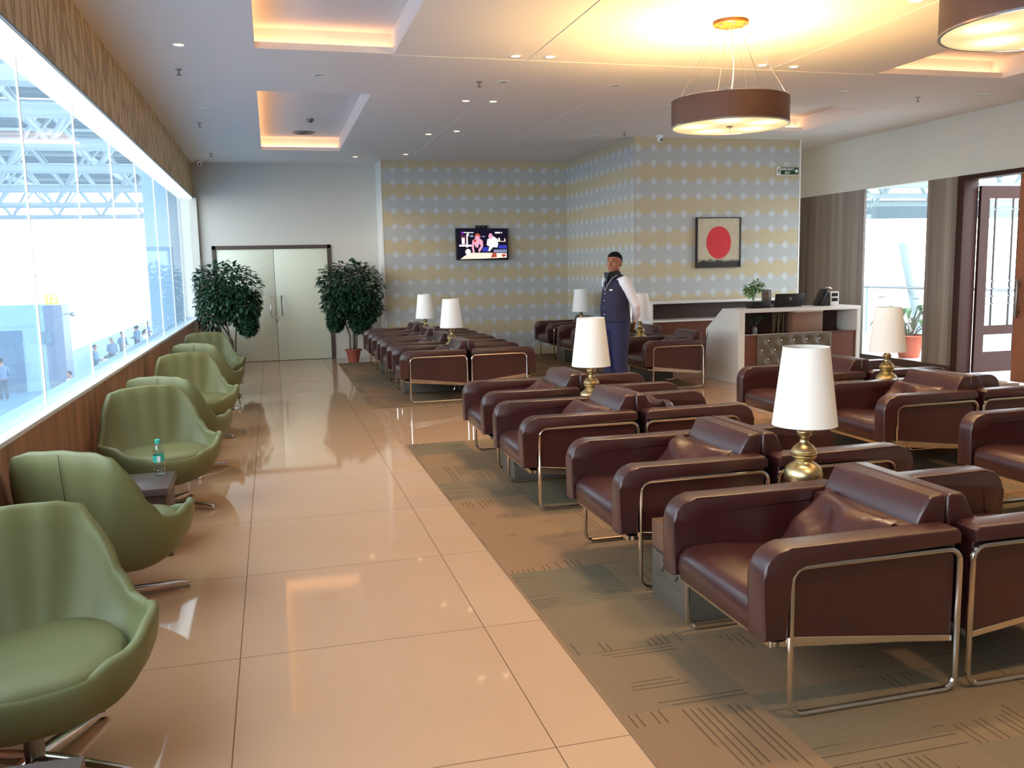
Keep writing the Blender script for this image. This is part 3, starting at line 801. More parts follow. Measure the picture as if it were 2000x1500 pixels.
ficus('ficus_tree', 'bushy potted tree between the double doors and the patterned wall', (1.28, 15.18, 0), 3,
      [((0, 0, 1.28), .50, .42, .42), ((-.12, 0, 1.35), .42, .36, .33), ((.14, -.04, 1.25), .42, .38, .42), ((-.2, 0, .98), .28, .28, .28), ((.2, 0, .92), .3, .28, .26), ((.12, -.1, .68), .15, .15, .16), ((-.28, -.05, .72), .10, .10, .16)],
      [(-.05, 0, -.2, 0, 1.4), (.02, .03, .0, .05, 1.55), (.05, -.02, .2, 0, 1.4), (.0, -.04, .08, -.1, 1.3)], None, 5200)
ficus('ficus_tree', 'bushy potted tree in the corner by the window, left of the double doors', (-.66, 14.75, 0), 5,
      [((-.12, 0, 1.32), .46, .40, .42), ((.08, -.04, 1.28), .42, .36, .40), ((-.3, -.02, 1.15), .30, .30, .5), ((.15, 0, 1.02), .32, .3, .3), ((.26, -.1, .74), .12, .12, .16)],
      [(-.02, 0, -.1, 0, 1.4), (.04, 0, .12, 0, 1.35), (.0, .03, -.25, .05, 1.2)], -.48, 4600)

# foliage plant seen through the right-hand window
t = thing('potted_plant', 'broad-leaved green plant in a terracotta pot outside the right window', 'potted plant', (9.28, 11.35, 0))
bm = NB(); lathe(bm, [(.13, 0), (.21, .34), (.235, .34), (.24, .39), (.205, .40), (.19, .34)], 28); pt = obj('pot', bm, plain('orange_terracotta', (196, 96, 70), .7), t)
bm = NB(); lathe(bm, [(.19, .33), (.18, .36), (.02, .365)], 18); obj('soil', bm, M['soil'], pt)
rnd = random.Random(11)
bm = NB(); bs = NB()
for k in range(22):
    a = rnd.uniform(0, 6.28); h = rnd.uniform(.45, .9); rr_ = rnd.uniform(.12, .38)
    tip = Vector((math.cos(a) * rr_, math.sin(a) * rr_, h)); tube(bs, [(math.cos(a) * .04, math.sin(a) * .04, .36), (tip.x * .5, tip.y * .5, .36 + (h - .36) * .6), tip], .006, 5)
    out = Vector((math.cos(a), math.sin(a), -.25)).normalized(); side = Vector((-math.sin(a), math.cos(a), 0)); L = rnd.uniform(.2, .3); W = L * .36
    rows = []
    for i in range(7):
        s = i / 6; w = W * math.sin(math.pi * min(.98, s * .9 + .06)) ; c = tip + out * L * s + Vector((0, 0, -.12 * s * s * L / .25 + .03 * math.sin(s * 3)))
        rows.append([bm.verts.new(c - side * w / 2 + Vector((0, 0, .015))), bm.verts.new(c), bm.verts.new(c + side * w / 2 + Vector((0, 0, .015)))])
    for A, B in zip(rows, rows[1:]):
        for q in (0, 1): bm.faces.new((A[q], A[q + 1], B[q + 1], B[q]))
obj('foliage', bm, leafmat('broad_leaf', (40, 84, 44), (96, 140, 84)), t, 180); obj('stalks', bs, M['trunk'], t)

# ------------------------------------------------------------------ reception desk
DX0, DX1, DY = 5.67, 7.45, 10.05
t = thing('reception_desk', 'white-edged reception desk with a buttoned taupe front panel', 'desk', (DX0, DY, 0))
def lb_(a, b, c, d, e, f, bev=0): return bx(a - DX0, b - DX0, c - DY, d - DY, e, f, bev)
bm = NB(); prism(bm, [(0, 0), (0, .95), (.43, .95), (.88, .66), (.88, 0)], 'x', 0, .04, .003, 1); obj('side_panel', bm, M['white'], t)
bm = NB(); box(bm, .04, DX1 - DX0, 0, .45, .905, .95, .003); box(bm, 0.04, .085, 0, .06, 0, .905); obj('desk_top', bm, M['white'], t)
bm = NB(); prism(bm, [(0, 0), (0, .905), (.42, .905), (.80, .64), (.80, 0)], 'x', DX1 - DX0 - .055, DX1 - DX0, .003, 1); obj('side_panel', bm, M['white'], t)
fp = obj('front_panel', lb_(5.755, 7.395, 10.07, 10.10, .03, .618), M['wood_desk'], t)
bm = NB(); box(bm, .085, DX1 - DX0 - .055, .005, .05, .618, .632); obj('panel_trim', bm, M['chrome'], t)
taupe = plain('taupe_leather', (98, 90, 76), .45, bump=.2)
bm = NB(); nx, nz = 66, 34; X0, X1, Z0, Z1 = .27, 1.35, .04, .615; g = {}; studs = []
for j, z in enumerate((.54, .42, .30, .18, .07)):
    for i in range(6):
        x = X0 + .155 + i * .185 - (.09 if j % 2 else 0)
        if X0 + .04 < x < X1 - .04: studs.append((x, z))
for i in range(nx + 1):
    for j in range(nz + 1):
        x = X0 + (X1 - X0) * i / nx; z = Z0 + (Z1 - Z0) * j / nz
        dd = min((x - a) ** 2 + (z - b) ** 2 for a, b in studs); e = min(x - X0, X1 - x, z - Z0, Z1 - z)
        y = .006 - .022 * (1 - math.exp(-dd / .0022)) * min(1, (e + .004) / .02)
        g[i, j] = bm.verts.new((x, y + .004, z))
for i in range(nx):
    for j in range(nz): bm.faces.new((g[i, j], g[i + 1, j], g[i + 1, j + 1], g[i, j + 1]))
pad = obj('padded_panel', bm, taupe, t, 60)
for a, b in studs:
    bm = NB(); ball(bm, (a, .004, b), .012, (1, .6, 1), 10, 6); obj('button', bm, M['chrome'], pad)
bm = NB(); box(bm, .05, DX1 - DX0 - .06, .40, .43, 0, .64); box(bm, .05, DX1 - DX0 - .06, .06, .40, .60, .618); obj('inner_shelf', bm, M['wood_dark'], t)
bm = NB(); box(bm, .87, 1.32, .16, .38, .62, .88, .003); dr = obj('drawer_unit', bm, plain('light_brown_veneer', (146, 112, 92), .5), t)
obj('paper_stack', bx(.89, 1.31, .14, .36, .88, .902), M['white'], t)
bm = NB(); tube(bm, [(.02, .88, .66), (.01, .80, .70), (-.012, .86, .5), (-.014, .89, .35), (-.02, .9, .12), (-.03, .93, .01)], .005, 6); obj('cable', bm, M['black'], t)
obj('back_panel', bx(.04, DX1 - DX0 - .055, .43, .445, .64, .905), M['wood_dark'], t)
# things on and behind the desk
bg = thing('vase', 'dark vase of leafy twigs inside the open desk front', 'vase', (6.02, 10.27, .618))
bm = NB(); lathe(bm, [(.03, 0), (.035, .06), (.02, .09)], 16); obj('vase_body', bm, M['grey'], bg)
bm = NB(); rnd = random.Random(2)
for k in range(7):
    a = rnd.uniform(-1, 1); tube(bm, [(0, 0, .05), (a * .06, .01, .14), (a * .16, 0, .24)], .006, 5)
leaves(bm, [((0, 0, .22), .16, .05, .05)], 90, .035, rnd); obj('twigs', bm, M['leaf'], bg, 180)
tag(obj('bamboo_bundle', (lambda b: ([tube(b, [(6.3 + k * .035, 10.28 + (k % 2) * .03, .62), (6.3 + k * .038, 10.28, .89)], .011, 7) for k in range(5)], b)[1])(NB()), M['trunk']), 'bundle of pale sticks standing inside the open desk front', 'decoration')

t = thing('desk_plant', 'small leafy green plant in a glass in a black tray on the reception desk', 'potted plant', (5.95, 10.22, .95))
bm = NB(); box(bm, 0, .27, 0, .16, 0, .085, .004); obj('tray', bm, M['black'], t)
bm = NB(); lathe(bm, [(.03, .085), (.04, .17), (.038, .17), (.028, .09)], 18, (.06, .08)); obj('glass', bm, M['glass_clear'], t)
bm = NB(); rnd = random.Random(4)
for k in range(8): tube(bm, [(.06, .08, .09), (.06 + rnd.uniform(-.05, .06), .08 + rnd.uniform(-.03, .03), .2), (.08 + rnd.uniform(-.12, .12), .08, .3)], .003, 5)
leaves(bm, [((.0, .08, .24), .08, .06, .08), ((.12, .08, .28), .09, .06, .08)], 260, .045, rnd, shell=.2); obj('foliage', bm, M['leaf_bright'], t, 180)
t = thing('figurine_frame', 'small grey figurine frame beside the plant on the reception desk', 'frame', (6.13, 10.26, 1.037))
obj('frame_body', bx(-.01, .12, -.01, .02, .0, .15, .004), M['grey'], t)
bm = NB(); ball(bm, (.055, -.02, .05), .035, (1, .5, 1.2)); ball(bm, (.055, -.02, .10), .022, (1, .6, 1)); obj('relief_figure', bm, plain('antique_bronze', (110, 92, 72), .5, .4), t)

t = thing('laptop', 'open black laptop with a round logo, its lid facing the camera on the desk', 'laptop', (6.53, 10.30, .95))
obj('keyboard_deck', bx(-.2, .2, 0, .27, 0, .02, .004), M['black'], t)
lidm = Matrix.Translation((0, -.0, .015)) @ Matrix.Rotation(R(12), 4, 'X')
bm = NB(); box(bm, -.215, .215, -.012, 0, 0, .165, .004, mat=lidm); ld = obj('lid', bm, M['black'], t)
silver = plain('logo_silver', (200, 200, 205), .3, .7)
bm = NB(); tube(bm, [(.02 * math.cos(R(a)), 0, .02 * math.sin(R(a))) for a in range(0, 360, 20)], .0022, 6, closed=True)
bmesh.ops.transform(bm, matrix=lidm @ Matrix.Translation((.01, -.014, .1)), verts=bm.verts[:]); obj('logo_ring', bm, silver, ld)
tm = text_mesh('DELL', .014, 'lettering', .001, silver, ld); tm.matrix_local = lidm @ Matrix.Translation((.01, -.0145, .1)) @ Matrix.Rotation(R(90), 4, 'X')

t = thing('desk_phone', 'black touch terminal tilted sideways on the reception desk', 'terminal', (6.96, 10.32, .95))
bm = NB(); box(bm, -.012, .012, -.09, .09, 0.005, .245, .004, mat=Matrix.Rotation(R(28), 4, 'Y')); obj('screen', bm, M['black'], t)
bm = NB(); prism(bm, [(.02, 0), (.10, .20), (.155, .16), (.165, 0)], 'y', -.08, .08, .004, 1); obj('stand', bm, M['black'], t)
bm = NB(); tube(bm, [(.09, -.05, .235), (.13, -.05, .245), (.19, -.05, .225), (.20, -.05, .19)], .008, 8); obj('bracket', bm, M['chrome'], t)
t = thing('card_holder', 'white card holder with two dark slots at the right end of the desk', 'holder', (7.19, 10.30, .95))
obj('holder_body', bx(-.065, .065, -.05, .05, 0, .185, .004), M['white'], t)
for z in (.035, .10): obj('slot', bx(-.045, .045, -.054, -.049, z + .02, z + .065), M['dark_slot'], t)

# back counter against the painting wall
t = thing('back_counter', 'long wood-fronted counter with an open dark shelf under the painting', 'counter', (5.28, 11.88, 0))
obj('counter_top', bx(-.01, 2.5, -.01, .41, .965, 1.0, .003), M['white'], t)
obj('side_panel', bx(0, .035, 0, .41, 0, .965), M['white'], t)
obj('side_panel', bx(2.455, 2.49, 0, .41, 0, .965), M['white'], t)
obj('shelf', bx(.035, 2.455, 0, .40, .70, .725), M['white'], t)
obj('back_panel', bx(.035, 2.455, .38, .40, .725, .965), M['wood_dark'], t)
obj('lower_front', bx(.035, 2.455, .02, .40, 0, .70), M['wood_desk'], t)

# ------------------------------------------------------------------ wall-hung things
t = thing('framed_painting', 'framed painting of a red disc over a black band on cream', 'painting', (6.56, 12.298, 1.845))
w_, h_ = .37, .375
bm = NB(); box(bm, -w_, w_, -.05, -.03, h_ - .012, h_); box(bm, -w_, w_, -.05, -.03, -h_, -h_ + .012); box(bm, -w_, -w_ + .018, -.05, -.0, -h_, h_); box(bm, w_ - .018, w_, -.05, 0, -h_, h_); box(bm, -w_ + .01, w_ - .01, -.03, 0, -h_ + .005, h_ - .005)
obj('frame', bm, M['black'], t)
def mk_canvas():
    q = NT('painted_canvas'); o = q.xyz(); nz = q.noise(scale=9, detail=5)
    edge = q.M('ADD', o[2], q.M('MULTIPLY', q.M('SUBTRACT', nz, .5), .10))
    blk = q.n('ShaderNodeMapRange'); q.put(blk.inputs[0], edge); blk.inputs[1].default_value = -.25; blk.inputs[2].default_value = -.29
    base = q.mix(nz, lin(176, 160, 130), lin(206, 196, 172))
    c = q.mix(blk.outputs[0], base, lin(34, 30, 28))
    return q.pbr(c, .6)
cv = obj('canvas', bx(-w_ + .02, w_ - .02, -.038, -.03, -h_ + .014, h_ - .014), mk_canvas(), t)
bm = NB(); prism(bm, [(.0 + .205 * math.cos(R(a)), .0 + .243 * math.sin(R(a))) for a in range(0, 360, 6)], 'y', -.0405, -.038); obj('red_disc', bm, plain('red_paint', (206, 32, 44), .55, vary=.1), cv)

t = thing('television', 'wall-mounted television showing two cooks at a counter', 'television', (3.60, 15.38, 1.95))
tv = Matrix.Rotation(R(-4), 4, 'X') @ Matrix.Rotation(R(.8), 4, 'Y')
def tvb(a, b, c, d, e, f, bev=0):
    bm = NB(); box(bm, a, b, c, d, e, f, bev, mat=Matrix.Translation((0, -.07, 0)) @ tv); return bm
obj('housing', tvb(-.47, .47, -.03, .03, -.275, .275, .006), M['black'], t)
obj('wall_bracket', bx(-.12, .12, -.05, 0, -.12, .12), M['grey'], t)
scr = obj('screen', tvb(-.452, .452, -.033, -.030, -.255, .258), emit('screen_dark', (18, 14, 28), 1.0), t)
cols = {'w': emit('screen_white', (250, 240, 245), 0.65), 'p': emit('screen_skin', (236, 170, 196), 0.57), 'r': emit('screen_rust', (200, 90, 70), 0.47), 'b': emit('screen_blue', (66, 70, 190), 0.47), 'v': emit('screen_violet', (150, 50, 210), 0.52), 'c': emit('screen_cream', (250, 226, 210), 0.62), 'l': emit('screen_lilac', (150, 160, 200), 0.42), 'm': emit('screen_maroon', (120, 60, 90), 0.36)}
def patch(name, pts, k, lvl=1):
    bm = NB(); prism(bm, [((x - 970) / 645 * .452, -(y - 715) / 370 * .26) for x, y in pts], 'y', -.033 - .0006 * lvl, -.033)
    bmesh.ops.transform(bm, matrix=Matrix.Translation((0, -.07, 0)) @ tv, verts=bm.verts[:])
    obj(name, bm, cols[k], scr)
def ell(cx, cy, rx, ry, n=18): return [(cx + rx * math.cos(2 * math.pi * i / n), cy - ry * math.sin(2 * math.pi * i / n)) for i in range(n)]
patch('kitchen_shelf', [(380, 730), (690, 730), (690, 775), (380, 775)], 'w')
patch('appliance', [(420, 500), (555, 500), (555, 735), (430, 735)], 'm'); patch('appliance', [(450, 560), (520, 560), (520, 720), (450, 720)], 'w', 2)
patch('tall_tap', [(570, 470), (620, 445), (640, 470), (600, 540), (600, 800), (560, 800)], 'w')
patch('pans', [(650, 510), (720, 480), (760, 540), (660, 545)], 'l'); patch('pans', [(940, 540), (1000, 505), (1060, 545)], 'l')
patch('jars', [(1380, 560), (1430, 560), (1430, 640), (1540, 640), (1540, 560), (1570, 600), (1570, 655), (1380, 655)], 'c')
patch('worktop', [(400, 1085), (520, 1000), (700, 930), (1100, 930), (1590, 940), (1590, 1050), (1000, 1075)], 'c')
patch('vegetables', [(1230, 930), (1330, 930), (1330, 1040), (1180, 1050)], 'r', 2); patch('vegetables', [(1450, 990), (1530, 950), (1580, 1000), (1500, 1040)], 'r', 2)
patch('jug', ell(600, 910, 70, 75), 'w', 2)
patch('blue_box', [(980, 790), (1130, 790), (1120, 900), (960, 900)], 'b'); patch('blue_cloth', [(1380, 740), (1600, 740), (1600, 830), (1380, 820)], 'b')
patch('steel_top', [(1260, 850), (1600, 850), (1600, 920), (1250, 920)], 'l')
patch('cook_in_pink', [(720, 620), (800, 575), (900, 575), (980, 630), (990, 760), (940, 850), (880, 930), (860, 850), (930, 760), (890, 700), (860, 800), (800, 800), (760, 700), (750, 800), (770, 930), (720, 920), (695, 780)], 'p', 3)
patch('cook_head', ell(845, 540, 62, 80), 'p', 4); patch('cook_hair', [(780, 520), (800, 460), (860, 445), (925, 490), (925, 560), (890, 520), (840, 500), (790, 540)], 'r', 5)
patch('apron', [(740, 610), (830, 600), (800, 670), (750, 660)], 'r', 5)
patch('cook_in_white', [(1100, 600), (1170, 560), (1260, 520), (1370, 600), (1375, 720), (1350, 800), (1240, 790), (1150, 900), (1120, 880), (1150, 770), (1080, 740)], 'w', 3)
patch('cook_face', ell(1185, 520, 52, 72), 'p', 4)
patch('channel_mark', ell(467, 440, 28, 32), 'v', 3); patch('caption_bar', [(500, 422), (750, 422), (750, 440), (500, 440)], 'w', 2); patch('caption_bar', [(1300, 415), (1430, 412), (1430, 450), (1300, 450)], 'w', 2); patch('plus_mark', [(1450, 424), (1463, 424), (1463, 410), (1475, 410), (1475, 424), (1490, 424), (1490, 438), (1475, 438), (1475, 452), (1463, 452), (1463, 438), (1450, 438)], 'w', 2)
t = thing('set_top_camera', 'small black box camera standing on top of the television', 'camera', (3.595, 15.32, 2.226))
obj('housing', bx(-.105, .105, -.03, .03, .0, .05, .006), M['black'], t); bm = NB(); ball(bm, (-.03, -.03, .027), .01); ball(bm, (.03, -.03, .027), .012); obj('lens', bm, M['grey'], t)

t = thing('emergency_sign', 'green emergency exit sign with arrow at the right end of the painting wall', 'sign', (7.735, 12.296, 2.915))
obj('sign_panel', bx(-.19, .19, -.012, 0, -.062, .062), M['sign_white'], t)
obj('sign_field', bx(-.128, .183, -.015, -.012, -.054, .054), M['sign_green'], t)
text_mesh('EMERGENCY', .045, 'lettering', .001, M['sign_white'], t, (-.008, -.0165, .024), (R(90), 0, 0), width=.225)
text_mesh('EXIT', .045, 'lettering', .001, M['sign_white'], t, (-.01, -.0165, -.028), (R(90), 0, 0))
bm = NB(); prism(bm, [(.118, .017), (.145, .017), (.145, .04), (.176, 0), (.145, -.04), (.145, -.017), (.118, -.017)], 'y', -.017, -.015); obj('arrow', bm, M['sign_white'], t)
bm = NB(); prism(bm, [(-.158 + .009 * math.cos(R(a)), .036 + .009 * math.sin(R(a))) for a in range(0, 360, 30)], 'y', -.014, -.012)
prism(bm, [(-.172, .02), (-.15, .026), (-.140, .008), (-.148, .004), (-.154, .014), (-.156, -.004), (-.145, -.02), (-.145, -.042), (-.153, -.042), (-.155, -.022), (-.166, -.014), (-.178, -.036), (-.186, -.03), (-.172, -.006), (-.166, .012), (-.176, .006)], 'y', -.014, -.012)
obj('running_figure', bm, M['sign_green'], t)

def dome(label, loc, rz):
    t = thing('dome_camera', label, 'camera', loc, rz)
    bm = NB(); lathe(bm, [(.05, 0), (.052, -.02), (.045, -.03), (.02, -.032)], 24); obj('mount', bm, M['white_gloss'], t)
    bm = NB(); ball(bm, (0, 0, -.055), .042); s = obj('camera_ball', bm, M['white_gloss'], t, 60)
    bm = NB(); ball(bm, (.006, -.03, -.066), .019); obj('lens', bm, M['black'], s, 60)
dome('white dome camera on the ceiling at the corner of the painting wall', (5.52, 12.1, H), 0)
dome('white dome camera on the ceiling in the corner above the left window', (-1.04, 15.7, H), 0)

# ------------------------------------------------------------------ ceiling things
def downlight(label, x, y, lit, z=H):
    t = thing('ceiling_downlight', label, 'downlight', (x, y, z), group='recessed ceiling downlights')
    bm = NB(); lathe(bm, [(.040, -.004), (.056, -.006), (.062, -.003), (.062, .0), (.040, 0), (.040, -.004)], 28, cap=False); obj('trim_ring', bm, M['white_gloss'], t)
    bm = NB(); lathe(bm, [(.040, -.002), (.01, -.0015)], 24); obj('lens', bm, M['downlight'] if lit else M['downlight_off'], t)
    if lit:
        ld = bpy.data.lights.new('downlight_lamp', 'SPOT'); ld.energy = 45 if y < 8 else 10; ld.color = (1, .72, .42); ld.spot_size = R(95); ld.spot_blend = .6; ld.shadow_soft_size = .04
        o = bpy.data.objects.new('downlight_lamp', ld); COL.objects.link(o); o.parent = t; o.location = (0, 0, -.02)
DL = [(2.18, 7.79, 1, 'left one of the lit pair by the long ceiling cross groove'), (2.49, 7.77, 1, 'right one of the lit pair by the long ceiling cross groove'),
      (2.35, 8.87, 0, 'unlit, beside the sprinkler between the two lit pairs left of the drum lamp'), (2.19, 9.92, 1, 'lit, left of the start of the left ceiling groove'), (2.50, 9.91, 1, 'lit, right of the start of the left ceiling groove'),
      (3.55, 8.86, 0, 'alone left of the drum lamp wires'), (2.17, 12.04, 0, 'unlit, half way along the left ceiling groove on its left'), (2.2, 12.4, 1, 'orange lit, half way along the left ceiling groove'),
      (2.53, 12.08, 1, 'small, just right of the left ceiling groove'), (2.2, 14.57, 1, 'orange, at the far end of the left ceiling groove'), (1.43, 14.97, 1, 'bright, at the far wall between the coffer and the patterned wall'),
      (.54, 8.84, 0, 'between the two left ceiling coffers'), (-.62, 7.88, 1, 'nearest one above the green chairs'), (-.62, 10.81, 0, 'second one above the green chairs, unlit'),
      (4.58, 7.74, 1, 'left one of the lit pair right of the drum lamp wires'), (4.92, 7.75, 1, 'right one of the lit pair right of the drum lamp wires'), (4.79, 8.83, 0, 'directly above the drum lamp, behind its cable'),
      (6.18, 8.78, 0, 'between the two right-hand ceiling coffers'), (7.98, 8.68, 0, 'near the right wall above the door'), (4.62, 9.89, 0, 'peeping out at the left edge of the bronze drum lamp'),
      (4.61, 12.26, 0, 'near the inside corner of the patterned walls')]
for x, y, lit, s in DL: downlight('round downlight, ' + s, x, y, lit)
for x in (2.18, 2.49, 4.58, 4.92):  # lamp pairs added to warm the foreground, continuing the rows' spacing
    for y in (5.66, 3.55, 1.45): downlight('one of the added lit pairs above the near armchairs', x, y, 1)
sp = None
SPK = [(-.71, 8.82, 'nearest ceiling sprinkler above the green chairs'), (-.75, 11.83, 'second ceiling sprinkler above the green chairs'), (-.80, 14.79, 'farthest ceiling sprinkler, by the left window corner'),
       (2.11, 8.91, 'ceiling sprinkler left of the unlit downlight in mid ceiling'), (7.3, 8.94, 'ceiling sprinkler above the right-hand window'), (4.89, 11.89, 'ceiling sprinkler near the patterned inside corner')]
for x, y, lab in SPK:
    if sp is None:
        sp = thing('ceiling_sprinkler', lab, 'sprinkler', (x, y, H), group='ceiling sprinklers')
        bm = NB(); lathe(bm, [(.03, 0), (.03, -.006), (.009, -.008), (.009, -.03), (.004, -.03)], 16); obj('escutcheon', bm, M['dark_chrome'], sp)
        bm = NB(); lathe(bm, [(.005, -.03), (.006, -.045), (.022, -.046), (.022, -.05), (.003, -.052)], 14); obj('deflector', bm, M['grey'], sp)
    else: copy_tree(sp, (x, y, H), 0, lab)
t = thing('smoke_detector', 'white smoke detector inside the far left ceiling coffer', 'detector', (.62, 12.6, H + .20))
bm = NB(); lathe(bm, [(.05, 0), (.05, -.02), (.03, -.045), (.01, -.05)], 20); obj('detector_body', bm, M['grey'], t, 50)
t = thing('air_diffuser', 'round slotted air diffuser inside the far left ceiling coffer', 'air vent', (.58, 13.8, H + .20))
bm = NB()
for r in (.04, .08, .12, .16): lathe(bm, [(r - .012, -.012), (r + .012, -.004), (r + .012, 0), (r - .012, 0), (r - .012, -.012)], 30, cap=False)
obj('vent_ring', bm, M['grey'], t)

# drum pendants
def make_pendant(label):
    t = thing('drum_pendant', label, 'pendant lamp', (3.52, 6.42, 0), group='bronze drum pendant lamps')
    rr_ = .45; z0, z1 = 2.60, 2.80
    bm = NB(); lathe(bm, [(rr_, z0), (rr_, z1), (rr_ - .006, z1), (rr_ - .006, z0), (rr_, z0)], 72, cap=False); obj('drum', bm, M['drum'], t, 50)
    bm = NB(); lathe(bm, [(rr_ + .002, z0 - .004), (rr_ + .002, z0 + .006), (rr_ - .012, z0 + .006), (rr_ - .012, z0 - .004), (rr_ + .002, z0 - .004)], 72, cap=False)
    lathe(bm, [(rr_ + .002, z1 - .004), (rr_ + .002, z1 + .003), (rr_ - .01, z1 + .003), (rr_ - .01, z1 - .004), (rr_ + .002, z1 - .004)], 72, cap=False)
    obj('rim', bm, M['chrome'], t, 50)
    bm = NB(); lathe(bm, [(rr_ - .012, .002), (.01, .002)], 60, cap=False); lathe(bm, [(.01, .002), (.0, .002)], 12, cap=False)
    df = obj('diffuser', bm, M['diffuser'], t); df.location = (0, 0, z0)
    bm = NB(); lathe(bm, [(.026, -.006), (.03, 0), (.01, .002)], 16); ball(bm, (0, 0, -.012), .009); f = obj('finial', bm, M['chrome'], df)
    bm = NB(); lathe(bm, [(.135, H), (.135, H - .022), (.128, H - .03), (.01, H - .031)], 40); cp = obj('ceiling_plate', bm, M['canopy'], t, 50)
    for k in range(6):
        a = 2 * math.pi * k / 6 + .3; bm = NB(); ball(bm, (.105 * math.cos(a), .105 * math.sin(a), H - .036), .009); obj('wire_gland', bm, M['chrome'], cp)
    for k in range(6):
        a = 2 * math.pi * k / 6 + .3; bm = NB()
        tube(bm, [(.105 * math.cos(a), .105 * math.sin(a), H - .03), ((rr_ - .02) * math.cos(a), (rr_ - .02) * math.sin(a), z1)], .0016, 5); obj('suspension_wire', bm, M['chrome'], t)
    bm = NB(); tube(bm, [(0, 0, H - .03), (.01, 0, H - .15), (.03, 0, H - .3), (.025, 0, H - .42), (.0, 0, z1 - .02), (0, 0, z1 - .1)], .0045, 8); obj('power_cable', bm, M['white'], t)
    bm = NB(); tube(bm, [(-rr_ + .01, 0, z1 - .06), (rr_ - .01, 0, z1 - .06)], .006, 6); tube(bm, [(0, -rr_ + .01, z1 - .06), (0, rr_ - .01, z1 - .06)], .006, 6); obj('spider', bm, M['chrome'], t)
    ld = bpy.data.lights.new('pendant_bulb', 'POINT'); ld.energy = 150; ld.color = (1, .63, .24); ld.shadow_soft_size = .09
    o = bpy.data.objects.new('pendant_bulb', ld); COL.objects.link(o); o.parent = t; o.location = (0, 0, 2.70)
    return t
pd = make_pendant('whole bronze drum pendant lamp with a glowing underside, upper right')
copy_tree(pd, (3.54, 3.50, 0), 0, 'bronze drum pendant lamp cut off by the top right corner')

# ------------------------------------------------------------------ people (front = -y, left = +x)
skin = (lambda t: t.pbr(t.mix(t.noise(scale=30), lin(142, 92, 70), lin(160, 106, 82)), .5, 0, .4))(NT('skin'))
hairm = plain('black_hair', (10, 8, 8), .85, bump=.6, sc_=60, spec=.2)
navy = plain('navy_vest', (17, 19, 54), .75, sc_=80, bump=.2)
navy2 = plain('navy_trousers', (20, 25, 68), .8, sc_=60, bump=.2)
shirtm = plain('white_shirt', (222, 222, 232), .8, vary=.02)
darkc = plain('dark_collar', (20, 20, 30), .7)
trimm = plain('grey_piping', (130, 132, 140), .6)
X_, Y_, Z_ = (1, 0, 0), (0, 1, 0), (0, 0, 1)

def seg(bm, pts, n=14):
    """round limb through (point, radius) pairs"""
    P = [Vector(p) for p, r in pts]; rings = []
    for i, (p, r) in enumerate(pts):
        t = (P[min(i + 1, len(P) - 1)] - P[max(i - 1, 0)]).normalized()
        u = t.cross(Vector((0, 1, .01))).normalized(); v = t.cross(u)
        rings.append((p, r, r, u, v))
    loft(bm, rings, n)
    ball(bm, pts[0][0], pts[0][1], u=12, v=8); ball(bm, pts[-1][0], pts[-1][1], u=12, v=8)

def baked(bm, name, m, parent, voxel, it=4):
    me = bpy.data.meshes.new(name); bm.to_mesh(me); bm.free()
    o = bpy.data.objects.new(name, me); COL.objects.link(o)
    md = o.modifiers.new('r', 'REMESH'); md.mode = 'VOXEL'; md.voxel_size = voxel
    if it: sm = o.modifiers.new('s', 'SMOOTH'); sm.iterations = it; sm.factor = .5
    dg = bpy.context.evaluated_depsgraph_get(); dg.update()
    m2 = bpy.data.meshes.new_from_object(o.evaluated_get(dg)); m2.name = name
    bpy.data.objects.remove(o); m2.materials.clear(); m2.materials.append(m); m2.shade_smooth()
    return link(name, m2, parent)

def hand(bm, w, d, curl, side):
    """w wrist point, d direction of the fingers, curl direction; palm and five fingers"""
    w = Vector(w); d = Vector(d).normalized(); c = Vector(curl).normalized(); s = d.cross(c).normalized() * side
    loft(bm, [(w, .024, .018, s, c), (w + d * .03, .034, .017, s, c), (w + d * .07, .040, .015, s, c), (w + d * .092, .038, .013, s, c)], 12)
    for k, (off, L) in enumerate(((-.030, .062), (-.010, .074), (.010, .070), (.029, .055))):
        b = w + d * .085 + s * off
        p1 = b + d * L * .42 + c * .008; p2 = p1 + (d * .75 + c * .65) * L * .32; p3 = p2 + (d * .35 + c * .9) * L * .28
        seg(bm, [(b, .0095), (p1, .0088), (p2, .008), (p3, .0068)], 8)
    b = w + d * .028 - s * .028
    seg(bm, [(b, .012), (b - s * .022 + d * .022 + c * .008, .0105), (b - s * .028 + d * .05 + c * .014, .009)], 8)

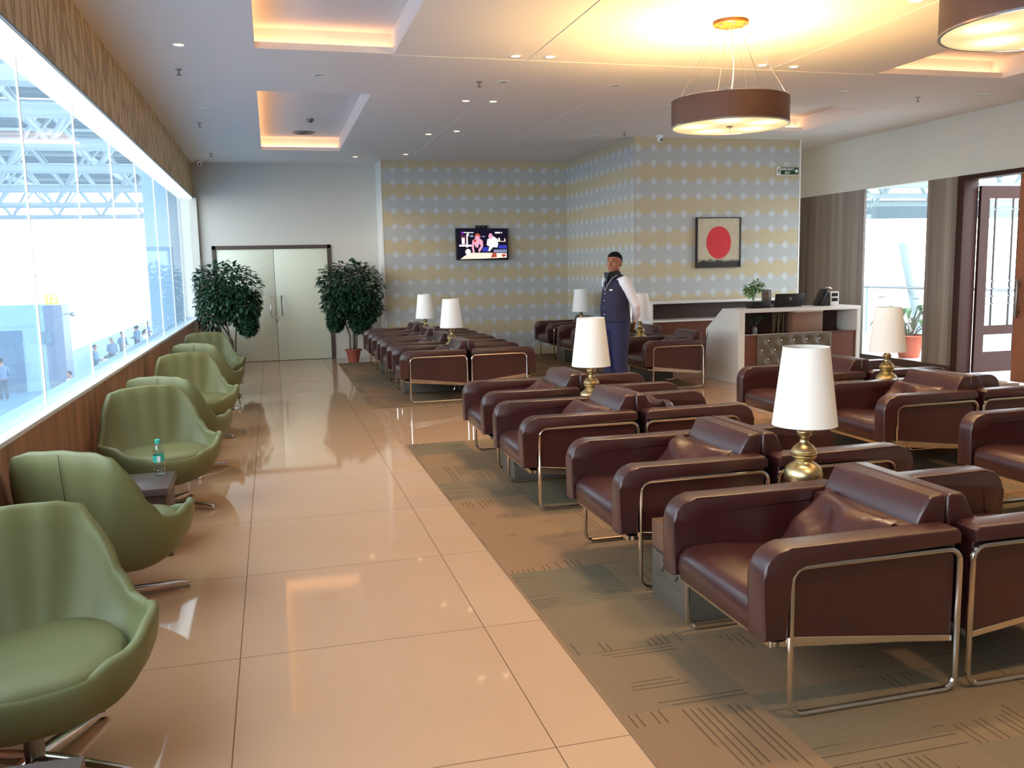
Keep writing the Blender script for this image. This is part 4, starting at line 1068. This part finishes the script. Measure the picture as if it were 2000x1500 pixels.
def head_geo(bm, c):
    cx, cy, cz = c    # cz = chin height, head .225 tall
    rings = [(.0, .030, .028, -.052), (.012, .045, .045, -.040), (.035, .060, .068, -.020), (.065, .068, .082, -.008), (.095, .073, .090, .0), (.125, .077, .096, .004), (.155, .078, .099, .008), (.185, .070, .090, .010), (.208, .050, .066, .012), (.222, .022, .03, .012)]
    loft(bm, [((cx, cy + dy, cz + z), rx, ry, X_, Y_) for z, rx, ry, dy in rings], 24)
    # nose, brow, lips, cheeks, ears
    seg(bm, [((cx, cy - .090, cz + .118), .009), ((cx, cy - .101, cz + .092), .011), ((cx, cy - .108, cz + .076), .0135)], 10)
    ball(bm, (cx - .012, cy - .096, cz + .074), .009); ball(bm, (cx + .012, cy - .096, cz + .074), .009)
    seg(bm, [((cx - .045, cy - .080, cz + .130), .009), ((cx - .018, cy - .092, cz + .133), .010), ((cx + .018, cy - .092, cz + .133), .010), ((cx + .045, cy - .080, cz + .130), .009)], 8)
    seg(bm, [((cx - .022, cy - .082, cz + .047), .0065), ((cx, cy - .091, cz + .049), .0085), ((cx + .022, cy - .082, cz + .047), .0065)], 8)
    seg(bm, [((cx - .018, cy - .080, cz + .038), .006), ((cx, cy - .088, cz + .036), .0085), ((cx + .018, cy - .080, cz + .038), .006)], 8)
    ball(bm, (cx, cy - .068, cz + .014), .022, (1.1, .9, .8)); 
    for s in (-1, 1):
        ball(bm, (cx + s * .040, cy - .066, cz + .080), .024, (1, .8, 1)); ball(bm, (cx + s * .050, cy - .02, cz + .035), .022)
        ball(bm, (cx + s * .079, cy + .012, cz + .100), .03, (.35, .62, 1.05), 12, 8)

t = thing('person', 'person in navy waistcoat, white shirt and navy trousers standing with hands behind the back', 'person', (3.83, 9.62, 0), R(-74))
bm = NB()
loft(bm, [((0, 0, .80), .15, .11, X_, Y_), ((0, 0, .90), .165, .12, X_, Y_), ((0, -.01, 1.03), .155, .125, X_, Y_), ((0, 0, 1.18), .165, .115, X_, Y_), ((0, .01, 1.30), .18, .11, X_, Y_), ((0, .015, 1.37), .165, .09, X_, Y_), ((0, .02, 1.42), .07, .06, X_, Y_), ((0, .012, 1.45), .054, .056, X_, Y_), ((0, .0, 1.50), .054, .056, X_, Y_)], 24)
for s in (-1, 1):
    seg(bm, [((s * .085, 0, .86), .085), ((s * .09, -.005, .66), .072), ((s * .092, -.01, .48), .052), ((s * .092, .015, .32), .052), ((s * .092, .02, .10), .036)])
    seg(bm, [((s * .092, .03, .06), .036), ((s * .10, -.06, .04), .034), ((s * .105, -.13, .03), .026)])
    seg(bm, [((s * .175, .015, 1.345), .055), ((s * .212, .07, 1.20), .044), ((s * .218, .13, 1.07), .038), ((s * .15, .185, .97), .032), ((s * .075, .225, .885), .023)])
hand(bm, (.075, .225, .885), (-.55, .15, -.82), (-.3, -.8, -.1), 1)
hand(bm, (-.075, .225, .885), (.5, .35, -.80), (.3, -.8, -.1), -1)
nv = len(bm.verts); head_geo(bm, (0, -.015, 1.468)); bm.verts.ensure_lookup_table()
HR = Matrix.Translation((0, .0, 0)) @ Matrix.Rotation(R(24), 4, 'Z')
bmesh.ops.transform(bm, matrix=HR, verts=bm.verts[nv:])
body = baked(bm, 'body', skin, t, .0062, 3)
bm = NB()
hc = (0, -.015 + .012, 1.468)
rings = [(.060, .058, .048, .050), (.10, .070, .064, .044), (.125, .077, .078, .034), (.150, .0805, .092, .022), (.170, .079, .0985, .012), (.190, .0705, .093, .010), (.210, .053, .071, .012), (.2245, .028, .036, .013), (.2275, .01, .012, .013)]
loft(bm, [((0, -.015 + dy, 1.468 + z), rx, ry, X_, Y_) for z, rx, ry, dy in rings], 24)
rj = random.Random(5)
for v in bm.verts: v.co.x *= 1 + rj.uniform(-.018, .018); v.co.z += rj.uniform(-.0035, .0035)
bmesh.ops.subdivide_edges(bm, edges=bm.edges[:], cuts=1, use_grid_fill=True)
for v in bm.verts: v.co += Vector((rj.uniform(-1, 1), rj.uniform(-1, 1), rj.uniform(-1, 1))) * .0012
bmesh.ops.transform(bm, matrix=HR, verts=bm.verts[:])
obj('hair', bm, hairm, t, 60)
bm = NB()
for s in (-1, 1):
    loft(bm, [((s * .030, -.1035, 1.468 + .117), .013, .0015, X_, Z_), ((s * .030, -.098, 1.468 + .117), .016, .006, X_, Z_)], 10)
bmesh.ops.transform(bm, matrix=HR, verts=bm.verts[:]); obj('eyes', bm, plain('eye_dark', (26, 20, 18), .25), t)
bm = NB()
for s in (-1, 1): tube(bm, [(s * .012, -.1085, 1.606), (s * .03, -.106, 1.611), (s * .05, -.09, 1.604)], .0035, 6)
bmesh.ops.transform(bm, matrix=HR, verts=bm.verts[:]); obj('eyebrows', bm, hairm, t)
bm = NB(); tube(bm, [(-.02, -.106, 1.511), (0, -.1105, 1.5125), (.02, -.106, 1.511)], .0022, 6); bmesh.ops.transform(bm, matrix=HR, verts=bm.verts[:]); obj('mouth_line', bm, plain('lip', (92, 48, 44), .5), t)
# trousers
bm = NB()
loft(bm, [((0, .0, 1.0), .168, .135, X_, Y_), ((0, .005, .93), .182, .145, X_, Y_), ((0, .01, .84), .188, .145, X_, Y_), ((0, .01, .78), .17, .125, X_, Y_)], 24)
for s in (-1, 1):
    loft(bm, [((s * .085, .005, .86), .100, .13, X_, Y_), ((s * .090, .0, .70), .096, .112, X_, Y_), ((s * .094, -.008, .50), .080, .092, X_, Y_), ((s * .095, .008, .30), .078, .09, X_, Y_), ((s * .095, .012, .12), .078, .092, X_, Y_), ((s * .096, .012, .045), .080, .10, X_, Y_)], 20)
baked(bm, 'trousers', navy2, t, .011, 3)
for s in (-1, 1):
    bm = NB(); loft(bm, [((s * .10, .075, .035), .04, .034, X_, Z_), ((s * .10, .0, .042), .045, .04, X_, Z_), ((s * .104, -.09, .034), .047, .032, X_, Z_), ((s * .106, -.16, .024), .036, .022, X_, Z_), ((s * .106, -.185, .018), .015, .012, X_, Z_)], 16); obj('shoe', bm, M['black'], t, 60)
# shirt: sleeves, collar
bm = NB()
for s in (-1, 1):
    seg(bm, [((s * .160, .015, 1.35), .072), ((s * .200, .055, 1.24), .062), ((s * .225, .125, 1.08), .054), ((s * .18, .170, 1.005), .052), ((s * .125, .205, .945), .045), ((s * .098, .215, .915), .038)], 18)
loft(bm, [((0, .01, 1.25), .18, .115, X_, Y_), ((0, .015, 1.38), .165, .095, X_, Y_), ((0, .018, 1.42), .085, .072, X_, Y_)], 20)
sh = baked(bm, 'shirt', shirtm, t, .010, 3)
for s in (-1, 1):
    bm = NB(); tube(bm, [(s * .105, .212, .925), (s * .090, .219, .905)], .041, 16); obj('cuff', bm, shirtm, sh)
bm = NB()
loft(bm, [((0, .006, .895), .198, .158, X_, Y_), ((0, -.002, .98), .190, .160, X_, Y_), ((0, -.008, 1.08), .182, .158, X_, Y_), ((0, .0, 1.20), .184, .145, X_, Y_), ((0, .008, 1.30), .176, .132, X_, Y_), ((0, .013, 1.37), .150, .110, X_, Y_), ((0, .016, 1.415), .105, .085, X_, Y_), ((0, .014, 1.435), .075, .07, X_, Y_)], 28)
vs_ = baked(bm, 'waistcoat', navy, t, .010, 2)
bm = NB()
loft(bm, [((0, .012, 1.415), .080, .078, X_, (0, 1, -.25)), ((0, .004, 1.452), .066, .068, X_, (0, 1, -.3)), ((0, .004, 1.475), .062, .064, X_, (0, 1, -.35))], 20, cap=False)
prism(bm, [(-.05, 1.46), (.05, 1.46), (.0, 1.34)], 'y', -.125, -.075); 
for s in (-1, 1): prism(bm, [(s * .005, 1.452), (s * .062, 1.462), (s * .075, 1.425), (s * .035, 1.40)], 'y', -.10, -.07)
obj('collar', bm, darkc, t)
bm = NB()
tube(bm, [(0, -.147, 1.25), (.045, -.134, 1.33), (.078, -.098, 1.40), (.085, -.03, 1.43)], .006, 6); tube(bm, [(0, -.147, 1.25), (-.045, -.134, 1.33), (-.078, -.098, 1.40), (-.085, -.03, 1.43)], .006, 6)
obj('piping', bm, trimm, vs_)
obj('name_badge', (lambda b: (box(b, .075, .125, -.140, -.130, 1.255, 1.27), b)[1])(NB()), M['white'], vs_)
bm = NB()
for z in (1.22, 1.14, 1.06, .98): ball(bm, (0, -.150 - (.012 if z < 1.15 else 0), z), .008, (1, .5, 1), 8, 6)
obj('buttons', bm, M['chrome'], vs_)

def person_far(label, x, y, z, rz, top, bottom, k, sit=False):
    t = thing('person', label, 'person', (x, y, z), rz, 'people in the hall below')
    bm = NB()
    hz = .45 if sit else .88
    for s in (-1, 1):
        if sit: seg(bm, [((s * .09, 0, hz), .08), ((s * .09, -.40, hz), .055), ((s * .09, -.42, .08), .04)], 10)
        else: seg(bm, [((s * .09, 0, hz), .085), ((s * .10, -.01, .48), .055), ((s * .10, .01, .08), .04)], 10)
        seg(bm, [((s * .10, .02, .05), .035), ((s * .11, -.12 - (.4 if sit else 0), .04), .03)], 8)
    loft(bm, [((0, 0, hz - .05), .16, .12, X_, Y_), ((0, 0, hz + .15), .15, .11, X_, Y_), ((0, 0, hz + .42), .18, .11, X_, Y_), ((0, 0, hz + .5), .12, .08, X_, Y_), ((0, 0, hz + .56), .05, .05, X_, Y_), ((0, 0, hz + .62), .05, .05, X_, Y_)], 14)
    for s in (-1, 1): seg(bm, [((s * .18, 0, hz + .44), .05), ((s * .24, .0, hz + .18), .042), ((s * .17, -.22, hz + .08), .035), ((s * .16, -.30, hz + .10), .04)], 10)
    ball(bm, (0, -.01, hz + .70), .1, (.8, .95, 1.15)); ball(bm, (0, -.11, hz + .69), .018)
    baked(bm, 'body', skin, t, .022, 2)
    bm = NB()
    loft(bm, [((0, 0, hz), .18, .14, X_, Y_), ((0, 0, hz + .2), .17, .13, X_, Y_), ((0, 0, hz + .43), .20, .13, X_, Y_), ((0, 0, hz + .52), .11, .09, X_, Y_)], 14)
    for s in (-1, 1): seg(bm, [((s * .18, 0, hz + .44), .065), ((s * .24, .0, hz + .18), .055), ((s * .19, -.15, hz + .10), .05)], 10)
    obj('shirt', bm, top, t, 60)
    bm = NB()
    for s in (-1, 1):
        if sit: seg(bm, [((s * .09, 0, hz), .095), ((s * .09, -.40, hz), .07), ((s * .09, -.42, .12), .06)], 10)
        else: seg(bm, [((s * .09, 0, hz), .10), ((s * .10, -.01, .48), .075), ((s * .10, .01, .12), .065)], 10)
    obj('trousers', bm, bottom, t, 60)
    bm = NB(); ball(bm, (0, .01, hz + .73), .1, (.84, .95, 1.0)); obj('hair', bm, hairm, t, 60)
    return t

# ------------------------------------------------------------------ the terminal hall seen through the left window
KS = 1.3; FZ = 1.55 - 3.75 * KS
struct('floor_hall', bx(-60, XL - .75, -12, 110, FZ - .1, FZ), M['hall_floor'])
struct('wall_hall_end', bx(-2.02, -1.22, 16.25, 16.9, FZ, 6.5), M['blue_wall'])
struct('wall_hall_end_side', bx(-1.62, -1.40, 16.0, 16.25, FZ, 6.5), M['blue_dark'])
trl = ['nearest white steel roof truss spanning the hall beyond the left window', 'second white steel roof truss beyond the left window', 'third white steel roof truss beyond the left window', 'fourth white steel roof truss beyond the left window', 'fifth white steel roof truss beyond the left window', 'sixth white steel roof truss beyond the left window', 'farthest white steel roof truss beyond the left window']
for i, (y, zb, zt) in enumerate(((15.5, 4.6, 6.6), (21, 5.0, 7.0), (27, 5.1, 7.1), (34, 5.2, 7.2), (43, 5.3, 7.3), (54, 5.4, 7.4), (68, 5.6, 7.6))):
    t = thing('roof_truss', trl[i], 'roof truss', (0, y, 0), group='steel roof trusses over the hall')
    x0, x1 = -2.4, -44
    bm = NB(); tube(bm, [(x0, 0, zb), (x1, 0, zb)], .16, 10); obj('bottom_chord', bm, M['steel'], t)
    bm = NB(); tube(bm, [(x0, -.9, zt), (x1, -.9, zt)], .13, 10); tube(bm, [(x0, .9, zt), (x1, .9, zt)], .13, 10); obj('top_chord', bm, M['steel'], t)
    k = 0; x = x0 - .4; bm = NB()
    while x > x1:
        for s in (-.9, .9):
            tube(bm, [(x, 0, zb), (x - 1.4, s, zt)], .075, 7); tube(bm, [(x - 2.8, 0, zb), (x - 1.4, s, zt)], .075, 7)
        tube(bm, [(x - 1.4, -.9, zt), (x - 1.4, .9, zt)], .05, 6)
        x -= 2.8
    obj('diagonals', bm, M['steel'], t)
t = thing('hall_roof', 'pale ribbed roof panels with skylight slots above the hall trusses', 'roof', (0, 0, 0))
bm = NB()
for i in range(9):
    y = 9 + i * 7.5
    box(bm, -44, -2.3, y, y + 4.9, 8.0 + i * .05, 8.15 + i * .05)
    for k in range(5): box(bm, -44, -2.3, y + .3 + k * 1.05, y + .42 + k * 1.05, 7.75 + i * .05, 8.0 + i * .05)
obj('roof_panel', bm, M['roofing'], t)
bm = NB()
for k in range(7): box(bm, -2.6 - k * 6.5, -2.45 - k * 6.5, 9, 74, 7.6, 7.9)
obj('purlin', bm, M['steel'], t)
# facade mullions leaning outwards, far left
t = thing('glass_facade', 'tall leaning facade ribs in front of the bright outdoors beyond the hall', 'facade', (0, 0, 0))
bm = NB()
for k in range(16):
    y = 20 + k * 5.5
    tube(bm, [(-17.0, y, FZ), (-18.4, y, 1.5), (-22.0, y, 7.0)], .10, 7)
for z, x in ((.2, -18.0), (2.8, -19.1)): tube(bm, [(x, 18, z), (x, 104, z)], .05, 6)
obj('mullion', bm, plain('mullion_white', (214, 226, 230), .6), t)
# kiosk
t = thing('kiosk', 'pale blue kiosk with a dark doorway seen lower left through the window', 'kiosk', (-6.7 * KS, 32 * KS, FZ)); t.scale = (KS, KS, KS)
bm = NB(); box(bm, -5.4, -.55, 0, 1.0, 0, 2.83); box(bm, -5.4, -.55, -.02, 0, 2.15, 2.17); 
for x in (-1.9, -3.4): box(bm, x, x + .02, -.02, 0, 2.15, 2.83)
obj('front_panel', bm, M['kiosk'], t)
bm = NB(); box(bm, -.55, .0, -.02, 1.0, 0, 2.80); obj('corner_pier', bm, M['kiosk_dark'], t)
bm = NB(); box(bm, -2.75, -1.25, -.04, .1, 0, 2.02); obj('doorway', bm, M['kiosk_door'], t)
obj('screen', bx(-.62, -.35, -.10, -.02, 1.55, 1.95, .01), M['blue_dark'], t)
bm = NB(); tube(bm, [(0, .2, 2.5), (.25, .2, 2.5)], .02, 6); ball(bm, (.28, .15, 2.5), .09); obj('spotlight', bm, M['grey'], t)
t = thing('gate_sign', 'small yellow sign with the number 17 on top of the kiosk', 'sign', (-7.0 * KS, 32.1 * KS, FZ + 2.83 * KS)); t.scale = (KS, KS, KS)
obj('sign_panel', bx(-.20, .20, -.05, .05, .0, .34, .01), M['yellow'], t)
text_mesh('17', .32, 'lettering', .004, M['white'], t, (0, -.056, .17), (R(90), 0, 0))
# balustrade
t = thing('glass_balustrade', 'long glass balustrade with a pale rail along the far side of the hall floor', 'balustrade', (0, 0, 0))
bm = NB(); box(bm, -9.42, -9.38, 46, 105, FZ, FZ + 1.27); obj('glass_panel', bm, plain('balustrade_panel', (122, 156, 178), .3), t)
bm = NB(); tube(bm, [(-9.4, 46, FZ + 1.3), (-9.4, 105, FZ + 1.3)], .03, 6); obj('handrail', bm, M['steel'], t)
t = thing('wayfinding_post', 'small square sign on two thin posts beyond the balustrade', 'sign', (-7.9 * KS, 37.5 * KS, FZ))
obj('sign_panel', bx(-.2, .2, -.03, .03, 1.9, 2.4), M['grey'], t)
for x in (-.1, .1): obj('post', bx(x - .02, x + .02, -.02, .02, 0, 1.9), M['grey'], t)

# cafe tables and seated people
ctab = None
tabs = [(-5.75, 32.6), (-6.0, 36.2), (-5.2, 29.4), (-4.6, 26.5), (-5.9, 41.0), (-5.6, 47.0), (-6.3, 51.0)]
tn = ['round white cafe table right beside the kiosk pier', 'second white cafe table right of the kiosk pier', 'white cafe table low in the window below the kiosk', 'white cafe table lowest left in the window view', 'white cafe table in the middle of the crowd along the balustrade', 'far white cafe table amid the crowd', 'farthest white cafe table near the blue end wall']
for (x, y), lab in zip(tabs, tn):
    x *= KS; y *= KS
    if ctab is None:
        ctab = thing('cafe_table', lab, 'table', (x, y, FZ), group='cafe tables in the hall below')
        bm = NB(); lathe(bm, [(.55, .72), (.56, .74), (.55, .755), (.01, .756)], 28); obj('table_top', bm, M['white'], ctab)
        bm = NB(); lathe(bm, [(.25, 0), (.24, .02), (.035, .04), (.03, .70), (.1, .72)], 14); obj('pedestal', bm, M['grey'], ctab)
    else: copy_tree(ctab, (x, y, FZ), 0, lab)
bl = plain('slate_blue_cloth', (70, 96, 130), .8); wh = plain('pale_cloth', (190, 205, 220), .8); dk = plain('dark_cloth', (44, 56, 80), .8)
pa = person_far('person standing in front of the kiosk doorway, left figure', -9.15 * KS, 29.5 * KS, FZ, R(120), bl, dk, 1)
pb = person_far('person in dark clothes sitting by the first cafe table', -5.75 * KS + .95, 32.6 * KS, FZ, R(90), wh, bl, 2, True)
pl = [(pa, -8.1, 30.0, 200, 'person standing at the right side of the kiosk doorway'), (pa, -6.2, 34.2, 90, 'person standing beside the corner pier of the kiosk'), (pa, -6.2, 37.6, 30, 'tall person standing behind the second cafe table'),
      (pa, -4.4, 32.2, 140, 'person standing below the balustrade, centre of the crowd'), (pa, -6.4, 45.5, 260, 'distant person standing at the balustrade'), (pa, -5.4, 52.5, 100, 'distant person standing near the blue end wall'),
      (pb, -5.2, 36.2, 90, 'person sitting right of the second cafe table'), (pb, -5.1, 40.8, 100, 'person sitting at the middle cafe table'), (pb, -6.6, 40.2, -90, 'person sitting left of the middle cafe table'),
      (pb, -4.9, 46.6, 90, 'person sitting at the far cafe table'), (pb, -6.3, 47.2, -90, 'person sitting left of the far cafe table'), (pb, -5.6, 51.0, 90, 'person sitting at the farthest cafe table'),
      (pb, -5.1, 44.0, 10, 'person sitting between the middle and far tables'), (pb, -4.5, 30.3, 60, 'person sitting near the lower cafe tables, front of the crowd'), (pb, -5.9, 28.4, -60, 'person sitting at the table below the kiosk')]
for src, x, y, a, lab in pl: copy_tree(src, (x * KS, y * KS, FZ), R(a), lab)
rnd = random.Random(9)
for k in range(18):
    y = 33.6 + k * 1.35 + rnd.uniform(-.3, .3); x = rnd.choice((-6.4, -4.0, -4.4)) 
    copy_tree(pb if k % 3 else pa, (x * KS, y * KS, FZ), R(rnd.uniform(0, 360)), 'small figure in the distant crowd beyond the left window', 'crowd in the hall below')

# ------------------------------------------------------------------ outdoors seen through the right window and door
struct('floor_outside', bx(XR + .2, 60, -20, 60, -.12, 0), M['asphalt'])
struct('trim_9', bx(XR + .2, XR + .9, 10.2, 12.1, 0.0, .06), M['white_gloss'])
t = thing('glass_railing', 'thin steel and glass railing outside the right-hand window', 'railing', (0, 0, 0))
bm = NB(); tube(bm, [(12, 8.5, .98), (12, 22, .98)], .028, 8); obj('handrail', bm, M['grey'], t)
bm = NB()
for y in (10, 12, 14, 16, 18, 20): tube(bm, [(12, y, 0), (12, y, .98)], .02, 6)
obj('post', bm, M['steel'], t)
bm = NB()
for y in (13.4, 14.4, 15.4, 16.4): tube(bm, [(11.97, y, .78), (11.97, y + .18, .78)], .018, 6)
obj('glass_clip', bm, M['grey'], t)
t = thing('leaning_strut', 'broad pale strut leaning in the bright outdoors behind the right window', 'strut', (0, 0, 0))
bm = NB(); tube(bm, [(12.2, 14.55, -.1), (12.2, 15.15, 1.85)], [.09, .13], 12); obj('strut_tube', bm, M['white_steel'], t)
t = thing('canopy_truss', 'white steel canopy framing at the top of the right-hand window', 'canopy', (0, 0, 0))
bm = NB()
for y in (17.5, 20.5, 23.5):
    tube(bm, [(9.5, y, 3.2), (26, y, 3.2)], .07, 8)
    x = 9.8
    while x < 25:
        tube(bm, [(x, y, 3.2), (x + 1.0, y, 4.6)], .055, 7); tube(bm, [(x + 2.0, y, 3.2), (x + 1.0, y, 4.6)], .055, 7); x += 2.0
for x in (10.2, 11.8, 13.4, 15.0, 16.6, 18.2, 19.8): box(bm, x, x + .12, 15, 27, 4.6, 4.8)
obj('framing', bm, M['white_steel'], t)
bm = NB()
for k in range(7): box(bm, 9.6, 26, 15.5 + k * 1.7, 16.6 + k * 1.7, 4.82, 4.9)
box(bm, 9.6, 26, 26.0, 26.3, 2.9, 3.5)
obj('roof_sheet', bm, M['roofing'], t)

# ------------------------------------------------------------------ daylight
wd = bpy.data.worlds.new('sky'); sc.world = wd; wd.use_nodes = True
nt = wd.node_tree; bg = nt.nodes['Background']
tc = nt.nodes.new('ShaderNodeTexCoord'); sx = nt.nodes.new('ShaderNodeSeparateXYZ'); rp = nt.nodes.new('ShaderNodeValToRGB')
nt.links.new(tc.outputs['Generated'], sx.inputs[0]); nt.links.new(sx.outputs[2], rp.inputs[0])
e = rp.color_ramp.elements; e[0].position = .0; e[0].color = (.97, .99, 1, 1); e[1].position = .6; e[1].color = (.80, .90, 1, 1)
nt.links.new(rp.outputs[0], bg.inputs[0]); bg.inputs[1].default_value = 3.8
def portal(loc, rot, sx_, sy_):
    l = bpy.data.lights.new('window_portal', 'AREA'); l.shape = 'RECTANGLE'; l.size = sx_; l.size_y = sy_; l.cycles.is_portal = True
    o = bpy.data.objects.new('window_portal', l); COL.objects.link(o); o.location = loc; o.rotation_euler = rot
portal((XL - .3, (YN + 15.86) / 2, 1.8), (0, R(-90), 0), 2.0, 15.86 - YN)
portal((XR + .22, 11.12, 1.35), (0, R(90), 0), 2.5, 1.35)
portal((XR + .22, 8.7, 1.3), (0, R(90), 0), 2.5, 2.2)

vs = sc.view_settings
vs.view_transform = 'Standard'; vs.look = 'None'; vs.gamma = 1; vs.use_curve_mapping = False; vs.exposure = 1.0
sc.cycles.use_denoising = True
sc.cycles.max_bounces = 8; sc.cycles.diffuse_bounces = 4; sc.cycles.glossy_bounces = 4; sc.cycles.transparent_max_bounces = 12; sc.cycles.transmission_bounces = 4
sc.cycles.sample_clamp_indirect = 4; sc.cycles.caustics_reflective = False; sc.cycles.caustics_refractive = False
